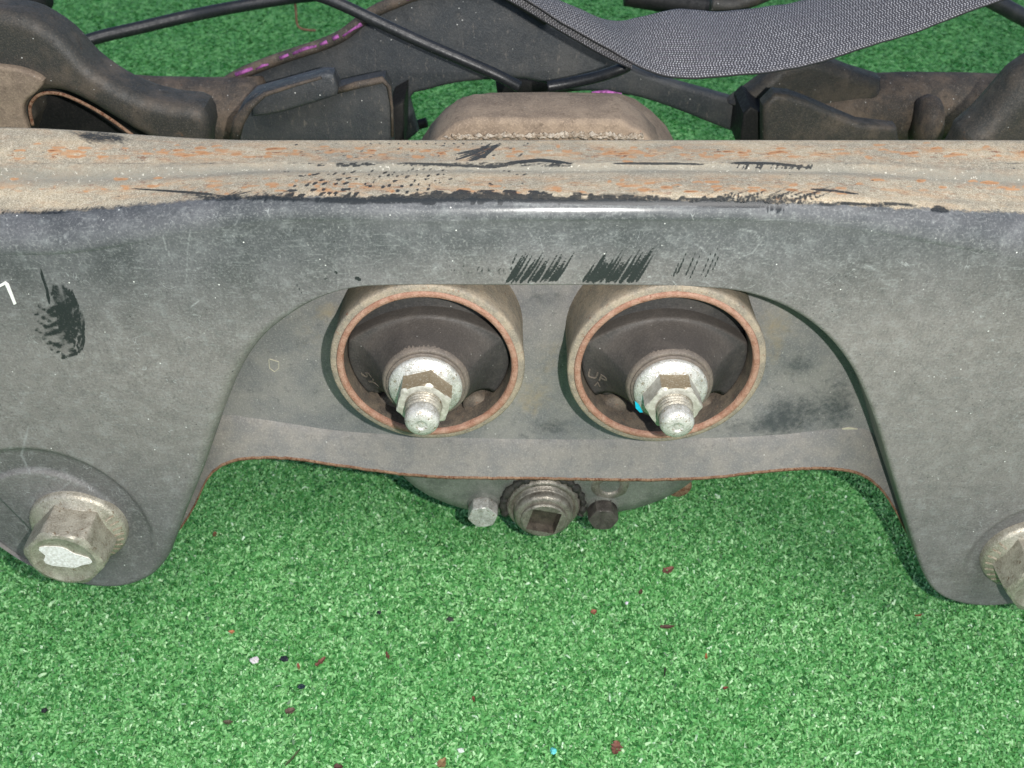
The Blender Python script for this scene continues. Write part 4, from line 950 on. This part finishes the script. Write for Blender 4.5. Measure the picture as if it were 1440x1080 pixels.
# ================================================================== litter on the turf
def leafbit(px, py, l, w_, rot, c, name, label, cat, th=.5, curl=.8, group=None):
    p = on_z(px, py, 2.6); n = 9; L = []; ca, sa = math.cos(rot), math.sin(rot); V = []; F = []
    for i in range(n):
        t = i / (n - 1); hw = w_ / 2 * (math.sin(math.pi * min(1, .06 + t * .92)) ** .6) * rd.uniform(.55, 1.35)
        for s_, off in ((-1, rd.uniform(.8, 1.1)), (0, 0), (1, rd.uniform(.8, 1.1))):
            x = (t - .5) * l; y = s_ * hw * off; z = p[2] + curl * (abs(s_) * .8 + (t - .5) ** 2 * 2.5)
            V.append((p[0] + x * ca - y * sa, p[1] + x * sa + y * ca, z))
    nv = len(V); V += [(a, b, z - th) for a, b, z in V]
    for i in range(n - 1):
        for j in range(2):
            a = i * 3 + j; F.append((a, a + 1, a + 4, a + 3)); F.append((a + nv, a + 3 + nv, a + 4 + nv, a + 1 + nv))
        F.append((i * 3, i * 3 + 3, i * 3 + 3 + nv, i * 3 + nv)); F.append((i * 3 + 2, i * 3 + 2 + nv, i * 3 + 5 + nv, i * 3 + 5))
    F.append((0, nv, nv + 1, 1)); F.append((1, nv + 1, nv + 2, 2)); e = (n - 1) * 3; F.append((e, e + 1, e + 1 + nv, e + nv)); F.append((e + 1, e + 2, e + 2 + nv, e + 1 + nv))
    return tag(fixn(mesh(name, np.array(V), F, plain("litter", c, .7, .3, 2), None, False)), label, cat, group)
BR1, BR2, BR3 = srgb(112, 74, 60), srgb(84, 58, 48), srgb(150, 92, 72)
for a in [(940, 802, 7, 4.6, .5, BR1, "dry_leaf", "reddish brown leaf scrap nearest below the differential on open turf", "leaf"),
          (901, 833, 3.2, 2, 1.2, BR2, "dry_leaf", "tiny dark leaf crumb beside the reddish brown scrap below the differential", "leaf"),
          (938, 882, 7.5, 2.2, .05, BR2, "bark_splinter", "flat dark brown splinter lying crosswise on the right turf", "bark"),
          (866, 1052, 7.0, 5.4, 1.3, BR1, "dry_leaf", "largest brown curled leaf at the bottom edge", "leaf"),
          (835, 861, 3.4, 2.6, .3, BR3, "dry_leaf", "small orange brown flake left of the dark splinter", "leaf"),
          (935, 945, 5.6, 1.1, 1.35, srgb(60, 66, 52), "twig", "thin dark upright twig below the splinter", "twig"),
          (1020, 968, 2.6, 1.4, .2, srgb(122, 62, 50), "dry_leaf", "small red flake on turf to the right of the upright twig", "leaf"),
          (993, 924, 3.4, 1.1, 1.4, srgb(160, 110, 70), "dry_grass", "short straw coloured stalk on turf right of the splinter", "grass stalk"),
          (451, 931, 6.6, 3.0, .9, BR1, "dry_leaf", "pointed reddish brown leaf scrap beside the black pebble", "leaf"),
          (420, 938, 3.6, 1.6, 1.9, BR3, "dry_leaf", "narrow brown flake between black pebble and pointed leaf", "leaf"),
          (408, 1000, 4.8, 3.6, .3, srgb(98, 82, 68), "dry_leaf", "grey brown crumpled leaf at lower left", "leaf"),
          (321, 1016, 4.6, 2.0, .0, srgb(88, 84, 62), "dry_leaf", "olive brown leaf sliver at far lower left of the litter", "leaf"),
          (412, 1066, 10, 1.1, 1.0, srgb(70, 84, 52), "twig", "long thin slanted twig at the bottom edge", "twig"),
          (545, 922, 4.2, 1.6, 2.0, BR1, "dry_leaf", "forked brown scrap on turf left of the centre", "leaf"),
          (622, 1073, 5.4, 4.2, 1.0, srgb(128, 104, 70), "dry_leaf", "tan broken leaf at the bottom near the centre", "leaf"),
          (476, 1079, 4.0, 3.0, .0, BR2, "dry_leaf", "dark leaf cut by the bottom edge", "leaf"),
          (326, 889, 3.0, 2.0, .1, srgb(190, 128, 90), "dry_leaf", "pale orange flake left of the white pebble", "leaf"),
          (1291, 866, 3.6, 1.4, .1, srgb(130, 80, 50), "dry_leaf", "small rust brown flake under the right ear", "leaf"),
          (302, 752, 3.4, 2.0, 1.6, srgb(120, 82, 56), "dry_leaf", "brown flake beside the left ear", "leaf"),
          (666, 984, 2.8, 1.4, 1.8, srgb(120, 74, 56), "dry_leaf", "brown crumb below the middle of the turf", "leaf")]:
    leafbit(*a)
def pebble(px, py, r, c, label, cat="pebble", name="pebble"):
    p = on_z(px, py, 2.4); bm = bmesh.new(); bmesh.ops.create_icosphere(bm, subdivisions=2, radius=r)
    V = []
    for v in bm.verts:
        k = .82 + .6 * mnoise.noise(v.co * (1.5 / r) + Vector((px, py, 0))); V.append((p[0] + v.co.x * k * 1.2, p[1] + v.co.y * k, p[2] + .5 * r + v.co.z * k * .7))
    F = [tuple(v.index for v in f.verts) for f in bm.faces]; bm.free()
    return tag(mesh(name, np.array(V), F, plain("stone", c, .6, .2, 1.5), None, False), label, cat)
pebble(359, 930, 2.3, srgb(222, 214, 214), "white pebble left of the black pebble")
pebble(400, 928, 2.1, srgb(34, 38, 46), "black pebble beside the white one")
pebble(424, 967, 1.7, srgb(22, 44, 50), "dark blue-black crumb below the black pebble", "crumb", "crumb")
pebble(533, 862, 1.2, srgb(28, 34, 34), "tiny black crumb high on the left turf", "crumb", "crumb")
pebble(633, 872, 1.6, srgb(58, 62, 54), "dark grey crumb below the first bolt of the differential", "crumb", "crumb")
pebble(778, 1057, 1.7, srgb(96, 196, 196), "turquoise plastic bit at the bottom edge", "plastic bit", "plastic_bit")
pebble(63, 1000, 1.5, srgb(36, 38, 38), "black crumb alone at lower left", "crumb", "crumb")
pebble(881, 849, 1.0, srgb(224, 216, 226), "tiny white chip right of the orange brown flake", "chip", "chip")
pebble(648, 1057, 1.5, srgb(214, 226, 210), "pale round chip near the tan broken leaf", "chip", "chip")
